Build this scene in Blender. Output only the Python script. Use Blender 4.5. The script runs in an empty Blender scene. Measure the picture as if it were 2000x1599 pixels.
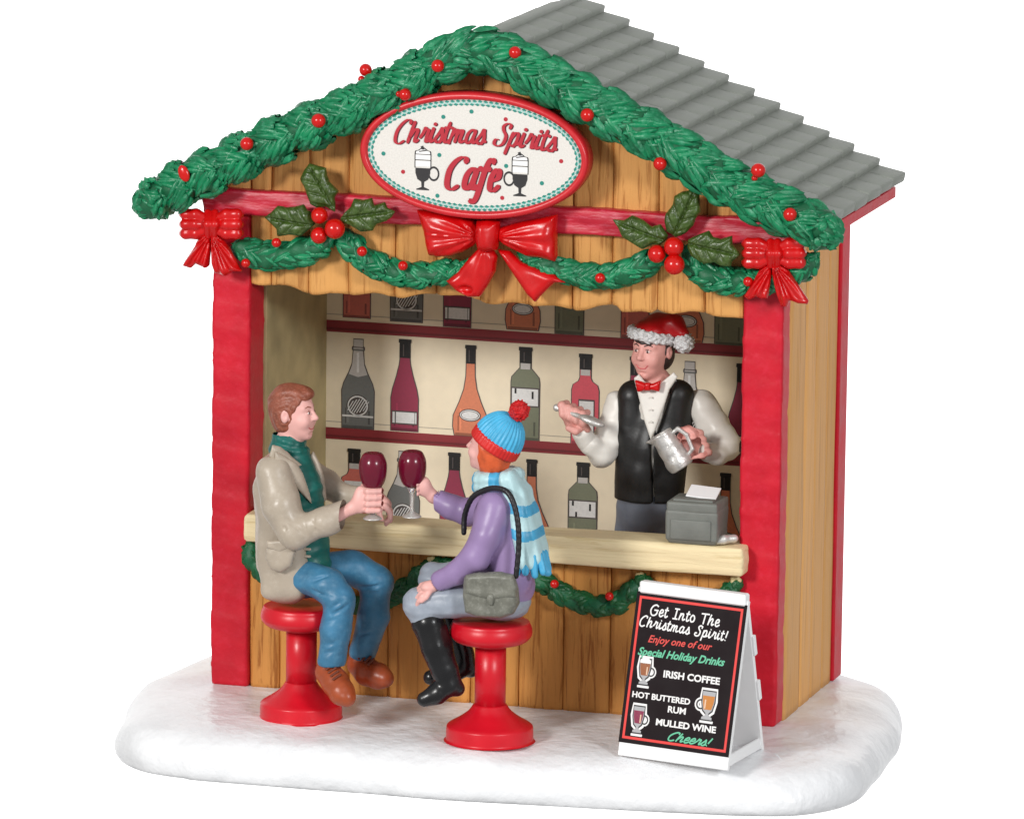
import bpy, bmesh, math, random
import numpy as np
from mathutils import Vector, Matrix, noise
random.seed(7); rng = np.random.RandomState(7)
sc = bpy.context.scene
COL = sc.collection
# ------------------------------------------------------------------ camera
YAW, EL, ROLL = math.radians(16.2), math.radians(10.4), math.radians(0.72)
F, DIST = 14155.0, 141.55
_v = np.array([math.sin(YAW)*math.cos(EL), -math.cos(YAW)*math.cos(EL), math.sin(EL)])
_r = np.cross([0, 0, 1], _v); _r /= np.linalg.norm(_r); _u = np.cross(_v, _r)
RR = _r*math.cos(ROLL)+_u*math.sin(ROLL); UU = _u*math.cos(ROLL)-_r*math.sin(ROLL); VV = _v
AIM = np.array([0.291, 0.0, 5.949]); CAM = AIM+VV*DIST
cd = bpy.data.cameras.new('camera'); cam = bpy.data.objects.new('camera', cd); COL.objects.link(cam)
cd.sensor_width = 36; cd.lens = F/2000*36; cd.clip_start = 1; cd.clip_end = 2000
cam.matrix_world = Matrix(((RR[0], UU[0], VV[0], CAM[0]), (RR[1], UU[1], VV[1], CAM[1]), (RR[2], UU[2], VV[2], CAM[2]), (0, 0, 0, 1)))
sc.camera = cam

def P(px, py, y=0.0):
    """point of the place seen at photograph pixel (px,py) on the plane of depth y"""
    d = -VV*F+RR*(px-1000)-UU*(py-799.5)
    return CAM+d*((y-CAM[1])/d[1])
# ------------------------------------------------------------------ studio light
w = bpy.data.worlds.new('World'); sc.world = w; w.use_nodes = True
w.node_tree.nodes['Background'].inputs[0].default_value = (1, 1, 1, 1)
w.node_tree.nodes['Background'].inputs[1].default_value = 0.44
def area(name, loc, size, power, col=(1, 1, 1), tgt=(0, 0, 6)):
    l = bpy.data.lights.new(name, 'AREA'); l.shape = 'RECTANGLE'; l.size = size[0]; l.size_y = size[1]; l.energy = power; l.color = col
    o = bpy.data.objects.new(name, l); COL.objects.link(o); o.location = loc
    o.rotation_euler = (Vector(tgt)-Vector(loc)).to_track_quat('-Z', 'Y').to_euler(); return o
area('softbox_key', (-32, -78, 37), (15, 15), 50000, (1.0, 0.985, 0.96))
area('softbox_fill', (60, -58, 34), (13, 13), 29000, (0.97, 0.985, 1.0))
sc.view_settings.view_transform = 'Standard'; sc.view_settings.look = 'None'; sc.view_settings.gamma = 1; sc.view_settings.exposure = 0.0
sc.view_settings.use_curve_mapping = False
sc.cycles.max_bounces = 8

# ------------------------------------------------------------------ materials
def lin(c): return tuple(((x/255)/12.92 if x/255 <= .04045 else ((x/255+.055)/1.055)**2.4) for x in c)
MATS = {}
def mat(name, col, rough=.42, var=.12, vs=3.0, bump=.25, bs=22, metal=0, dry=None, dryamt=.5, stretch=(1, 1, 1), dist=.02, spec=.5, trans=0, fleck=0):
    if name in MATS: return MATS[name]
    m = bpy.data.materials.new(name); m.use_nodes = True; MATS[name] = m
    nt = m.node_tree; N = nt.nodes; L = nt.links; b = N['Principled BSDF']
    b.inputs['Roughness'].default_value = rough; b.inputs['Metallic'].default_value = metal
    b.inputs['Specular IOR Level'].default_value = spec; b.inputs['Transmission Weight'].default_value = trans
    tc = N.new('ShaderNodeTexCoord'); mp = N.new('ShaderNodeMapping'); mp.inputs['Scale'].default_value = stretch
    L.new(tc.outputs['Object'], mp.inputs[0])
    n1 = N.new('ShaderNodeTexNoise'); n1.inputs['Scale'].default_value = vs; n1.inputs['Detail'].default_value = 5; L.new(mp.outputs[0], n1.inputs[0])
    r = N.new('ShaderNodeValToRGB'); r.color_ramp.elements[0].position = .32; r.color_ramp.elements[1].position = .68
    r.color_ramp.elements[0].color = (*[c*(1-var) for c in col], 1); r.color_ramp.elements[1].color = (*[min(.95, c*(1+var)) for c in col], 1)
    L.new(n1.outputs['Fac'], r.inputs[0]); out = r.outputs[0]
    if dry is not None:
        n3 = N.new('ShaderNodeTexNoise'); n3.inputs['Scale'].default_value = vs*3.3; n3.inputs['Detail'].default_value = 8; n3.inputs['Roughness'].default_value = .7
        L.new(mp.outputs[0], n3.inputs[0])
        rr = N.new('ShaderNodeValToRGB'); rr.color_ramp.elements[0].position = .5; rr.color_ramp.elements[1].position = .72
        rr.color_ramp.elements[0].color = (0, 0, 0, 1); rr.color_ramp.elements[1].color = (dryamt,)*3+(1,)
        L.new(n3.outputs['Fac'], rr.inputs[0])
        mx = N.new('ShaderNodeMixRGB'); mx.inputs[2].default_value = (*dry, 1); L.new(rr.outputs[0], mx.inputs[0]); L.new(out, mx.inputs[1]); out = mx.outputs[0]
    L.new(out, b.inputs['Base Color'])
    n2 = N.new('ShaderNodeTexNoise'); n2.inputs['Scale'].default_value = bs; n2.inputs['Detail'].default_value = 4; L.new(mp.outputs[0], n2.inputs[0])
    bp = N.new('ShaderNodeBump'); bp.inputs['Strength'].default_value = bump; bp.inputs['Distance'].default_value = dist
    L.new(n2.outputs['Fac'], bp.inputs['Height']); L.new(bp.outputs[0], b.inputs['Normal'])
    # uneven gloss, as hand brushed resin paint
    mr = N.new('ShaderNodeMapRange'); mr.inputs['To Min'].default_value = max(.05, rough-.1); mr.inputs['To Max'].default_value = rough+.14
    L.new(n1.outputs['Fac'], mr.inputs[0]); L.new(mr.outputs[0], b.inputs['Roughness'])
    return m

def wood(name, base, dark, vs=7.0, scale=(1, 1, .13), rough=.5, amt=1.0):
    if name in MATS: return MATS[name]
    m = bpy.data.materials.new(name); m.use_nodes = True; MATS[name] = m
    nt = m.node_tree; N = nt.nodes; L = nt.links; b = N['Principled BSDF']; b.inputs['Roughness'].default_value = rough; b.inputs['Specular IOR Level'].default_value = .2
    tc = N.new('ShaderNodeTexCoord'); oi = N.new('ShaderNodeObjectInfo'); mp = N.new('ShaderNodeMapping'); mp.inputs['Scale'].default_value = scale
    vm = N.new('ShaderNodeVectorMath'); vm.operation = 'ADD'; sc_ = N.new('ShaderNodeVectorMath'); sc_.operation = 'SCALE'; sc_.inputs['Scale'].default_value = 17
    cx = N.new('ShaderNodeCombineXYZ'); L.new(oi.outputs['Random'], cx.inputs[0]); L.new(oi.outputs['Random'], cx.inputs[2]); L.new(cx.outputs[0], sc_.inputs[0])
    L.new(tc.outputs['Object'], vm.inputs[0]); L.new(sc_.outputs[0], vm.inputs[1]); L.new(vm.outputs[0], mp.inputs[0])
    n1 = N.new('ShaderNodeTexNoise'); n1.inputs['Scale'].default_value = vs; n1.inputs['Detail'].default_value = 6; n1.inputs['Roughness'].default_value = .65; n1.inputs['Distortion'].default_value = .6
    L.new(mp.outputs[0], n1.inputs[0])
    r = N.new('ShaderNodeValToRGB'); e = r.color_ramp.elements; e[0].position = .37; e[1].position = .45
    e[0].color = (*dark, 1); e[1].color = (*base, 1); x = e.new(.74); x.color = (*[min(.9, c*1.12) for c in base], 1)
    L.new(n1.outputs['Fac'], r.inputs[0])
    mx = N.new('ShaderNodeMixRGB'); mx.inputs[0].default_value = amt; mx.inputs[1].default_value = (*base, 1); L.new(r.outputs[0], mx.inputs[2])
    hv = N.new('ShaderNodeHueSaturation'); mr = N.new('ShaderNodeMapRange'); mr.inputs['To Min'].default_value = .9; mr.inputs['To Max'].default_value = 1.08
    L.new(oi.outputs['Random'], mr.inputs[0]); L.new(mr.outputs[0], hv.inputs['Value']); L.new(mx.outputs[0], hv.inputs['Color']); L.new(hv.outputs[0], b.inputs['Base Color'])
    bp = N.new('ShaderNodeBump'); bp.inputs['Strength'].default_value = .7; bp.inputs['Distance'].default_value = .04
    L.new(n1.outputs['Fac'], bp.inputs['Height']); L.new(bp.outputs[0], b.inputs['Normal'])
    return m

M_RED = mat('red_paint', lin((200, 24, 44)), .42, .1, 1.6, .35, 8, dry=lin((218, 50, 74)), dryamt=.4, spec=.28)
M_BEAM = mat('beam_red_paint', lin((190, 26, 50)), .4, .15, 2, .4, 10, dry=lin((232, 120, 140)), dryamt=.6, stretch=(.4, 1, 2.2))
M_BRED = mat('bow_red', lin((198, 8, 12)), .26, .1, 3, .12, 14)
M_BERRY = mat('berry_red', lin((200, 14, 10)), .2, .05, 3, .05, 14)
M_STOOL = mat('stool_red', lin((206, 14, 34)), .33, .06, 2, .1, 14)
M_SIGNRED = mat('sign_red', lin((200, 34, 42)), .32, .08, 3, .1, 14)
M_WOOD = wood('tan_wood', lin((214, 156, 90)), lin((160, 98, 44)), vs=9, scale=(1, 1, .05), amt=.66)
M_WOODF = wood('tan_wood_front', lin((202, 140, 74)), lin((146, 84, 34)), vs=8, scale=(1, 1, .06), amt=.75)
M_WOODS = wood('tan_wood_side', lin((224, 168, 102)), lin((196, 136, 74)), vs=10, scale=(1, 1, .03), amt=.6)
M_CREAMW = wood('cream_wood', lin((228, 210, 168)), lin((208, 186, 138)), vs=6, scale=(.08, 1, 1.4), amt=.75)
M_TILE = mat('grey_tile', lin((142, 146, 138)), .58, .08, 2.5, .5, 8, dist=.015)
M_DECK = mat('roof_deck_grey', lin((96, 98, 92)), .7)
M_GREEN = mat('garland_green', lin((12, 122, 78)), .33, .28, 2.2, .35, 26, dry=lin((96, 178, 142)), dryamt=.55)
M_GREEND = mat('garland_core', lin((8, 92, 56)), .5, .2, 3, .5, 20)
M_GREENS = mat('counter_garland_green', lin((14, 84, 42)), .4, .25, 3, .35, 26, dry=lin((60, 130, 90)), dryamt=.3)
M_HOLLY = mat('holly_leaf', lin((56, 78, 26)), .3, .3, 6, .6, 12, dry=lin((130, 146, 96)), dryamt=.45, dist=.03)
M_SNOW = mat('snow', lin((236, 237, 239)), .34, .035, 1.0, .7, 2.6, dist=.08, dry=lin((248, 248, 249)), dryamt=.5)
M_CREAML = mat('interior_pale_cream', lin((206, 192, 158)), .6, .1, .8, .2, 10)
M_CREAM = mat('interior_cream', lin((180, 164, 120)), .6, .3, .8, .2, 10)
M_CARD = mat('cream_card', lin((242, 228, 200)), .6, .03, 4, .05, 40)
M_SHELF = mat('shelf_maroon', lin((142, 44, 50)), .6, .05, 4, .05)
M_SHELFD = mat('shelf_maroon_dark', lin((112, 28, 34)), .6, .05, 4, .05)
M_WHITE = mat('white_plastic', lin((244, 244, 244)), .4, .01, 3, .03)
M_BLACKP = mat('black_print', lin((26, 16, 19)), .65, .02, 3, .02, spec=.2)
M_BOARDW = mat('print_white', lin((240, 238, 236)), .6, .01, 3, 0)
M_SIGNF = mat('sign_face', lin((220, 216, 209)), .55, .07, 34, .1, 60)
M_TEAL = mat('print_teal', lin((20, 132, 118)), .5, .1, 8, 0)
M_CYAN = mat('print_pale_teal', lin((150, 208, 200)), .5, .1, 8, 0)
M_TXTR = mat('print_crimson', lin((178, 20, 42)), .5, .05, 8, 0)
M_TXTS = mat('print_crimson_shade', lin((88, 28, 40)), .5, .05, 8, 0)
M_INK = mat('print_charcoal', lin((34, 32, 34)), .5, .05, 8, 0)
M_BRDRED = mat('print_red', lin((226, 50, 44)), .5, .03, 8, 0)
M_BRDGRN = mat('print_green', lin((96, 190, 150)), .5, .03, 8, 0)
M_BRDTXR = mat('print_brick', lin((216, 64, 56)), .5, .03, 8, 0)
M_SKIN = mat('skin', lin((232, 176, 168)), .45, .05, 4, .08, 30)
M_SKINB = mat('skin_bartender', lin((222, 160, 150)), .45, .05, 4, .08, 30)
M_HAIRM = mat('auburn_hair', lin((138, 74, 54)), .42, .2, 8, .5, 20, dry=lin((190, 136, 116)), dryamt=.6)
M_HAIRO = mat('orange_hair', lin((214, 92, 46)), .4, .15, 6, .4, 14)
M_HAIRB = mat('dark_hair', lin((58, 44, 42)), .45, .2, 6, .5, 14)
M_COAT = mat('taupe_coat', lin((176, 163, 146)), .36, .07, 2.5, .35, 7, dry=lin((206, 196, 182)), dryamt=.35)
M_TEALK = mat('teal_knit', lin((14, 96, 88)), .4, .2, 4, .3, 12)
M_JEAN = mat('blue_jeans', lin((58, 116, 150)), .42, .2, 2.5, .4, 8, dry=lin((104, 156, 184)), dryamt=.35)
M_SHOE = mat('brown_leather', lin((160, 72, 36)), .35, .15, 3, .25, 10)
M_LACE = mat('lace_brown', lin((110, 50, 28)), .5)
M_PURP = mat('purple_coat', lin((150, 126, 170)), .38, .06, 2.5, .2, 9)
M_GREYP = mat('pale_grey_trousers', lin((150, 158, 170)), .4, .1, 3, .3, 9, dry=lin((190, 196, 204)), dryamt=.3)
M_BOOT = mat('black_boot', lin((20, 20, 22)), .25, .1, 4, .2, 9)
M_STRAP = mat('strap_black', lin((24, 22, 26)), .4)
M_BAG = mat('grey_bag', lin((112, 112, 102)), .42, .15, 4, .5, 10, dry=lin((160, 160, 150)), dryamt=.5)
M_HATB = mat('sky_blue_knit', lin((70, 172, 214)), .42, .12, 4, .2, 14)
M_HATR = mat('red_knit', lin((206, 34, 30)), .4, .1, 4, .2, 14)
M_SCARF = mat('pale_blue_scarf', lin((184, 218, 222)), .42, .06, 4, .35, 14)
M_SCARFB = mat('scarf_blue', lin((70, 166, 208)), .42, .1, 4, .35, 14)
M_VEST = mat('black_vest', lin((30, 30, 30)), .4, .2, 3, .25, 9)
M_SHIRT = mat('white_shirt', lin((226, 222, 214)), .38, .04, 3, .25, 7)
M_GTRO = mat('grey_trousers', lin((112, 118, 130)), .5, .1, 3, .3, 9)
M_SANTA = mat('santa_red', lin((186, 14, 22)), .35, .1, 3, .2, 9)
M_FUR = mat('white_fur', lin((222, 222, 222)), .5, .12, 14, .9, 26, dist=.05, dry=lin((130, 130, 132)), dryamt=.5)
M_POM = mat('red_pompom', lin((204, 20, 24)), .4, .15, 12, .9, 26, dist=.05)
M_SILV = mat('silver_paint', lin((208, 206, 202)), .36, .1, 9, .45, 22, metal=.5, dist=.02)
M_REG = mat('register_grey', lin((112, 114, 108)), .5, .1, 3, .3, 12)
M_WINE = mat('wine_resin', lin((104, 14, 40)), .16, .1, 3, .05)
M_STEM = mat('clear_plastic', (.86, .88, .88), .12, .02, 3, .05, trans=.75)
M_EYE = mat('eye_paint', lin((60, 34, 30)), .3, 0)
M_EYEW = mat('eye_white', lin((230, 216, 210)), .3, 0)
M_LIP = mat('lip_paint', lin((200, 96, 98)), .4, .05)
M_BROW = mat('brow_paint', lin((150, 92, 76)), .5, .05)
M_BRASS = mat('pale_gold', lin((206, 190, 140)), .4, .1)

# ------------------------------------------------------------------ object helpers
ROOT = {}
def thing(name, label, cat, loc=(0, 0, 0), group=None):
    o = bpy.data.objects.new(name, None); COL.objects.link(o); o.empty_display_size = .3
    o.location = loc; o['label'] = label; o['category'] = cat
    if group: o['group'] = group
    ROOT[o.name] = Vector(loc); return o
def base_of(p):
    b = Vector((0, 0, 0))
    while p is not None: b = b+Vector(p.location); p = p.parent
    return b
def obj(name, verts, faces, m, parent=None, smooth=True, label=None, kind=None, mi=None, origin=None):
    """verts in place coordinates; origin = where the object's own origin sits"""
    v = np.asarray(verts, dtype=np.float64).reshape(-1, 3)
    b = np.array(base_of(parent)) if parent else np.zeros(3)
    o0 = np.array(origin) if origin is not None else b
    me = bpy.data.meshes.new(name)
    me.from_pydata((v-o0).tolist(), [], faces if isinstance(faces, list) else faces.tolist())
    for mm in (m if isinstance(m, (list, tuple)) else [m]): me.materials.append(mm)
    if mi is not None: me.polygons.foreach_set('material_index', np.asarray(mi, dtype=np.int32))
    me.polygons.foreach_set('use_smooth', np.full(len(me.polygons), bool(smooth)))
    me.update()
    o = bpy.data.objects.new(name, me); COL.objects.link(o); o.parent = parent; o.location = Vector(o0-b)
    if label: o['label'] = label
    if kind: o['kind'] = kind
    return o
def tag(o, label, cat, group=None, kind=None):
    if label: o['label'] = label
    if cat: o['category'] = cat
    if group: o['group'] = group
    if kind: o['kind'] = kind
    return o
def from_bm(name, bm, m, parent=None, smooth=True, **k):
    bm.verts.ensure_lookup_table(); bm.verts.index_update()
    v = [tuple(x.co) for x in bm.verts]; f = [[y.index for y in x.verts] for x in bm.faces]; mi = [x.material_index for x in bm.faces]
    bm.free(); return obj(name, v, f, m, parent, smooth, mi=mi, **k)
def box_bm(lo, hi, bev=.03, seg=2, bm=None, M=None):
    b2 = bmesh.new(); bmesh.ops.create_cube(b2, size=1)
    lo = Vector(lo); hi = Vector(hi); s = hi-lo; c = (lo+hi)/2
    for v in b2.verts: v.co = Vector((v.co.x*s.x, v.co.y*s.y, v.co.z*s.z))
    if bev > 0: bmesh.ops.bevel(b2, geom=b2.edges[:], offset=bev, segments=seg, affect='EDGES', profile=.6)
    for v in b2.verts: v.co = (M @ (v.co+c)) if M is not None else v.co+c
    if bm is None: return b2
    return join_bm(bm, b2)
def join_bm(bm, b2):
    b2.verts.index_update(); mp = [bm.verts.new(v.co) for v in b2.verts]
    for f in b2.faces:
        nf = bm.faces.new([mp[v.index] for v in f.verts]); nf.material_index = f.material_index
    b2.free(); return bm
def lathe(name, prof, c, m, parent=None, n=40, smooth=True, axis=None, **k):
    vs = []; fs = []
    R = np.eye(3) if axis is None else np.array(Vector((0, 0, 1)).rotation_difference(Vector(axis)).to_matrix())
    for r, z in prof:
        for i in range(n):
            a = 2*math.pi*i/n; vs.append(np.array(c)+R@np.array([r*math.cos(a), r*math.sin(a), z]))
    for j in range(len(prof)-1):
        for i in range(n): fs.append([j*n+i, j*n+(i+1) % n, (j+1)*n+(i+1) % n, (j+1)*n+i])
    fs.append(list(range(n))[::-1]); fs.append([(len(prof)-1)*n+i for i in range(n)])
    return obj(name, vs, fs, m, parent, smooth, **k)
def smoothprof(pts, n=6):
    """catmull-rom a (r,z) profile"""
    out = []; p = [np.array(x, float) for x in pts]; p = [p[0]]+p+[p[-1]]
    for i in range(1, len(p)-2):
        for t in np.linspace(0, 1, n, endpoint=False):
            a, b, c, d = p[i-1:i+3]; q = .5*((2*b)+(-a+c)*t+(2*a-5*b+4*c-d)*t*t+(-a+3*b-3*c+d)*t**3); q[0] = max(q[0], .0005) if len(q) == 2 else q[0]; out.append(q)
    out.append(p[-2]); return out
def spline(pts, n=8):
    out = []; p = [np.array(x, float) for x in pts]; p = [2*p[0]-p[1]]+p+[2*p[-1]-p[-2]]
    for i in range(1, len(p)-2):
        for t in np.linspace(0, 1, n, endpoint=False):
            a, b, c, d = p[i-1:i+3]; out.append(.5*((2*b)+(-a+c)*t+(2*a-5*b+4*c-d)*t*t+(-a+3*b-3*c+d)*t**3))
    out.append(p[-2]); return out

# ------------------------------------------------------------------ SDF sculpting (smooth unions, surface nets)
def nets(d, origin, h):
    s = d < 0; nx, ny, nz = d.shape; sh = (nx-1, ny-1, nz-1)
    acc = np.zeros(sh+(3,), np.float32); cnt = np.zeros(sh, np.float32)
    sl = lambda i, n: slice(i, n-1+i)
    for ax in range(3):
        o = [a for a in range(3) if a != ax]
        for i in (0, 1):
            for j in (0, 1):
                c0 = [0, 0, 0]; c0[o[0]] = i; c0[o[1]] = j; c1 = list(c0); c1[ax] = 1
                A = d[sl(c0[0], nx), sl(c0[1], ny), sl(c0[2], nz)]; B = d[sl(c1[0], nx), sl(c1[1], ny), sl(c1[2], nz)]
                cr = (A < 0) != (B < 0); idx = np.nonzero(cr); a = A[idx]; b = B[idx]; t = a/(a-b)
                for q in range(3): acc[idx+(q,)] += (t if q == ax else c0[q])
                cnt[idx] += 1
    m = cnt > 0; ids = np.full(sh, -1, np.int64); ids[m] = np.arange(m.sum())
    g = np.stack(np.nonzero(m), 1).astype(np.float32)
    v = (g+acc[m]/cnt[m][:, None])*h+np.array(origin, np.float32)
    faces = []
    for ax in range(3):
        o = [a for a in range(3) if a != ax]
        A = [slice(None)]*3; B = [slice(None)]*3; A[ax] = slice(0, -1); B[ax] = slice(1, None)
        for q in o: A[q] = slice(1, -1); B[q] = slice(1, -1)
        sa = s[tuple(A)]; sb = s[tuple(B)]; cr = np.stack(np.nonzero(sa != sb), 1)
        if len(cr) == 0: continue
        flip = sa[tuple(cr.T)]; base = cr.copy()
        def cell(di, dj):
            c = base.copy(); c[:, o[0]] += di; c[:, o[1]] += dj; return ids[c[:, 0], c[:, 1], c[:, 2]]
        q = np.stack([cell(0, 0), cell(1, 0), cell(1, 1), cell(0, 1)], 1)
        if ax == 1: flip = ~flip
        q[~flip] = q[~flip][:, ::-1]; faces.append(q)
    return v, np.concatenate(faces) if faces else np.zeros((0, 4), int)
class Sculpt:
    def __init__(s, lo, hi, h):
        s.lo = np.minimum(lo, hi)-h*3; s.h = h; s.n = np.ceil((np.maximum(lo, hi)+h*3-s.lo)/h).astype(int)+1
        s.d = np.full(tuple(s.n), 9.0, np.float32)
    def win(s, lo, hi):
        a = np.clip(np.floor((np.array(lo)-s.lo)/s.h).astype(int), 0, s.n-1); b = np.clip(np.ceil((np.array(hi)-s.lo)/s.h).astype(int)+1, 1, s.n)
        if (b <= a).any(): return None, None
        X, Y, Z = np.meshgrid(*[s.lo[i]+np.arange(a[i], b[i], dtype=np.float32)*s.h for i in range(3)], indexing='ij')
        return (slice(a[0], b[0]), slice(a[1], b[1]), slice(a[2], b[2])), (X, Y, Z)
    def op(s, fn, lo, hi, k=.0, sub=False):
        pad = k+s.h*3; W, G = s.win(np.array(lo)-pad, np.array(hi)+pad)
        if W is None: return s
        v = fn(*G).astype(np.float32); d = s.d[W]
        if sub:
            v = -v
            if k > 0: hh = np.clip(.5-.5*(d-v)/k, 0, 1); s.d[W] = d*(1-hh)+v*hh+k*hh*(1-hh)
            else: s.d[W] = np.maximum(d, v)
        else:
            if k > 0: hh = np.clip(.5+.5*(d-v)/k, 0, 1); s.d[W] = np.where(d > 8, v, d*(1-hh)+v*hh-k*hh*(1-hh))
            else: s.d[W] = np.minimum(d, v)
        return s
    def cone(s, a, b, ra, rb, k=.0, sub=False):
        a = np.array(a, float); b = np.array(b, float); ab = b-a; L2 = max(ab@ab, 1e-9)
        def f(X, Y, Z):
            t = np.clip(((X-a[0])*ab[0]+(Y-a[1])*ab[1]+(Z-a[2])*ab[2])/L2, 0, 1)
            return np.sqrt((X-a[0]-t*ab[0])**2+(Y-a[1]-t*ab[1])**2+(Z-a[2]-t*ab[2])**2)-(ra+(rb-ra)*t)
        r = max(ra, rb); return s.op(f, np.minimum(a, b)-r, np.maximum(a, b)+r, k, sub)
    def chain(s, pts, k=.0, sub=False):
        for (a, ra), (b, rb) in zip(pts[:-1], pts[1:]): s.cone(a, b, ra, rb, k, sub)
        return s
    def ell(s, c, r, R=None, k=.0, sub=False):
        c = np.array(c, float); r = np.array(r, float); R = np.eye(3) if R is None else R
        def f(X, Y, Z):
            x, y, z = X-c[0], Y-c[1], Z-c[2]
            q = [(R[i][0]*x+R[i][1]*y+R[i][2]*z) for i in range(3)]
            k0 = np.sqrt(sum((q[i]/r[i])**2 for i in range(3)))+1e-6; k1 = np.sqrt(sum((q[i]/r[i]**2)**2 for i in range(3)))+1e-6
            return k0*(k0-1)/k1
        m = r.max(); return s.op(f, c-m, c+m, k, sub)
    def box(s, c, hf, R=None, rad=.03, k=.0, sub=False):
        c = np.array(c, float); hf = np.array(hf, float); R = np.eye(3) if R is None else R
        def f(X, Y, Z):
            x, y, z = X-c[0], Y-c[1], Z-c[2]
            q = [np.abs(R[i][0]*x+R[i][1]*y+R[i][2]*z)-(hf[i]-rad) for i in range(3)]
            return np.sqrt(sum(np.maximum(t, 0)**2 for t in q))+np.minimum(np.maximum(np.maximum(q[0], q[1]), q[2]), 0)-rad
        m = np.linalg.norm(hf); return s.op(f, c-m, c+m, k, sub)
    def warp(s, fn, amp, lim=.12):
        W, G = s.win(s.lo, s.lo+s.n*s.h); m = np.abs(s.d) < lim
        s.d[m] += amp*fn(G[0][m], G[1][m], G[2][m]).astype(np.float32); return s
    def mesh(s): return nets(s.d, s.lo, s.h)
    def obj(s, name, m, parent, **k):
        v, f = s.mesh(); return obj(name, v, f, m, parent, True, **k)
def folds(f=5.0, sx=1, sy=1, sz=1, ph=0):
    def g(X, Y, Z):
        X, Y, Z = X*sx, Y*sy, Z*sz
        return (np.sin(f*X+1.7*np.sin(f*.8*Z+ph)+ph)+np.sin(f*1.3*Z+1.9*np.sin(f*.7*Y+ph*2)+1)+np.sin(f*1.1*Y+1.5*np.sin(f*.9*X)+ph))/3
    return g
def poly2d(pl, X, Z):
    pl = np.array(pl, float); d = np.full(X.shape, 1e9); s = np.ones(X.shape)
    n = len(pl)
    for i in range(n):
        a = pl[i]; b = pl[i-1]; ex, ez = b-a; wx, wz = X-a[0], Z-a[1]
        t = np.clip((wx*ex+wz*ez)/(ex*ex+ez*ez+1e-12), 0, 1); d = np.minimum(d, (wx-ex*t)**2+(wz-ez*t)**2)
        c1 = Z >= a[1]; c2 = Z < b[1]; c3 = ex*wz > ez*wx
        fl = (c1 & c2 & c3) | (~c1 & ~c2 & ~c3); s = np.where(fl, -s, s)
    return s*np.sqrt(d)
def puff(S, pts, th, roll, rel=None, k=.0, tilt=None, sub=False):
    """pts: place points roughly in a vertical plane; pillow of half thickness th, rounding width roll, relief rel(x,z,d2)"""
    p = np.array(pts, float); c = p.mean(0)
    # depth as a plane fit y = a x + b z + c
    A = np.c_[p[:, 0]-c[0], p[:, 2]-c[2], np.ones(len(p))]; q, *_ = np.linalg.lstsq(A, p[:, 1], rcond=None)
    if abs(p[:, 1].max()-p[:, 1].min()) < 1e-6: q = np.array([0, 0, p[0, 1]])
    pl = p[:, [0, 2]]
    def f(X, Y, Z):
        x2 = X[:, 0, :]; z2 = Z[:, 0, :]; d2 = poly2d(pl, x2, z2)
        u = np.clip(-d2/roll, 0, 1); t = th*np.sqrt(np.clip(1-(1-u)**2, 0, 1))
        if rel is not None: t = t*(1+rel(x2, z2, d2))
        y0 = q[0]*(x2-c[0])+q[1]*(z2-c[2])+q[2]
        a = np.abs(Y-y0[:, None, :])-t[:, None, :]
        return np.where(d2[:, None, :] > 0, np.sqrt(np.maximum(a, 0)**2+d2[:, None, :]**2), np.maximum(a*.8, d2[:, None, :]))
    return S.op(f, p.min(0)-th*1.3-.02, p.max(0)+th*1.3+.02, k, sub)
def vn(v): v = np.array(v, float); return v/np.linalg.norm(v)
# ================================================================== BACKDROP
M_LIGHT = bpy.data.materials.new('backdrop_white_glow'); M_LIGHT.use_nodes = True
_b = M_LIGHT.node_tree.nodes['Principled BSDF']; _b.inputs['Base Color'].default_value = (.9, .9, .9, 1); _b.inputs['Emission Color'].default_value = (1, 1, 1, 1); _b.inputs['Emission Strength'].default_value = 1.0
_o = from_bm('backdrop', box_bm((-75, 60, -60), (18, 61, 40), 0, 1), M_LIGHT, None, False); _o['kind'] = 'structure'  # added panel, glows by itself to keep the background plain white
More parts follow.
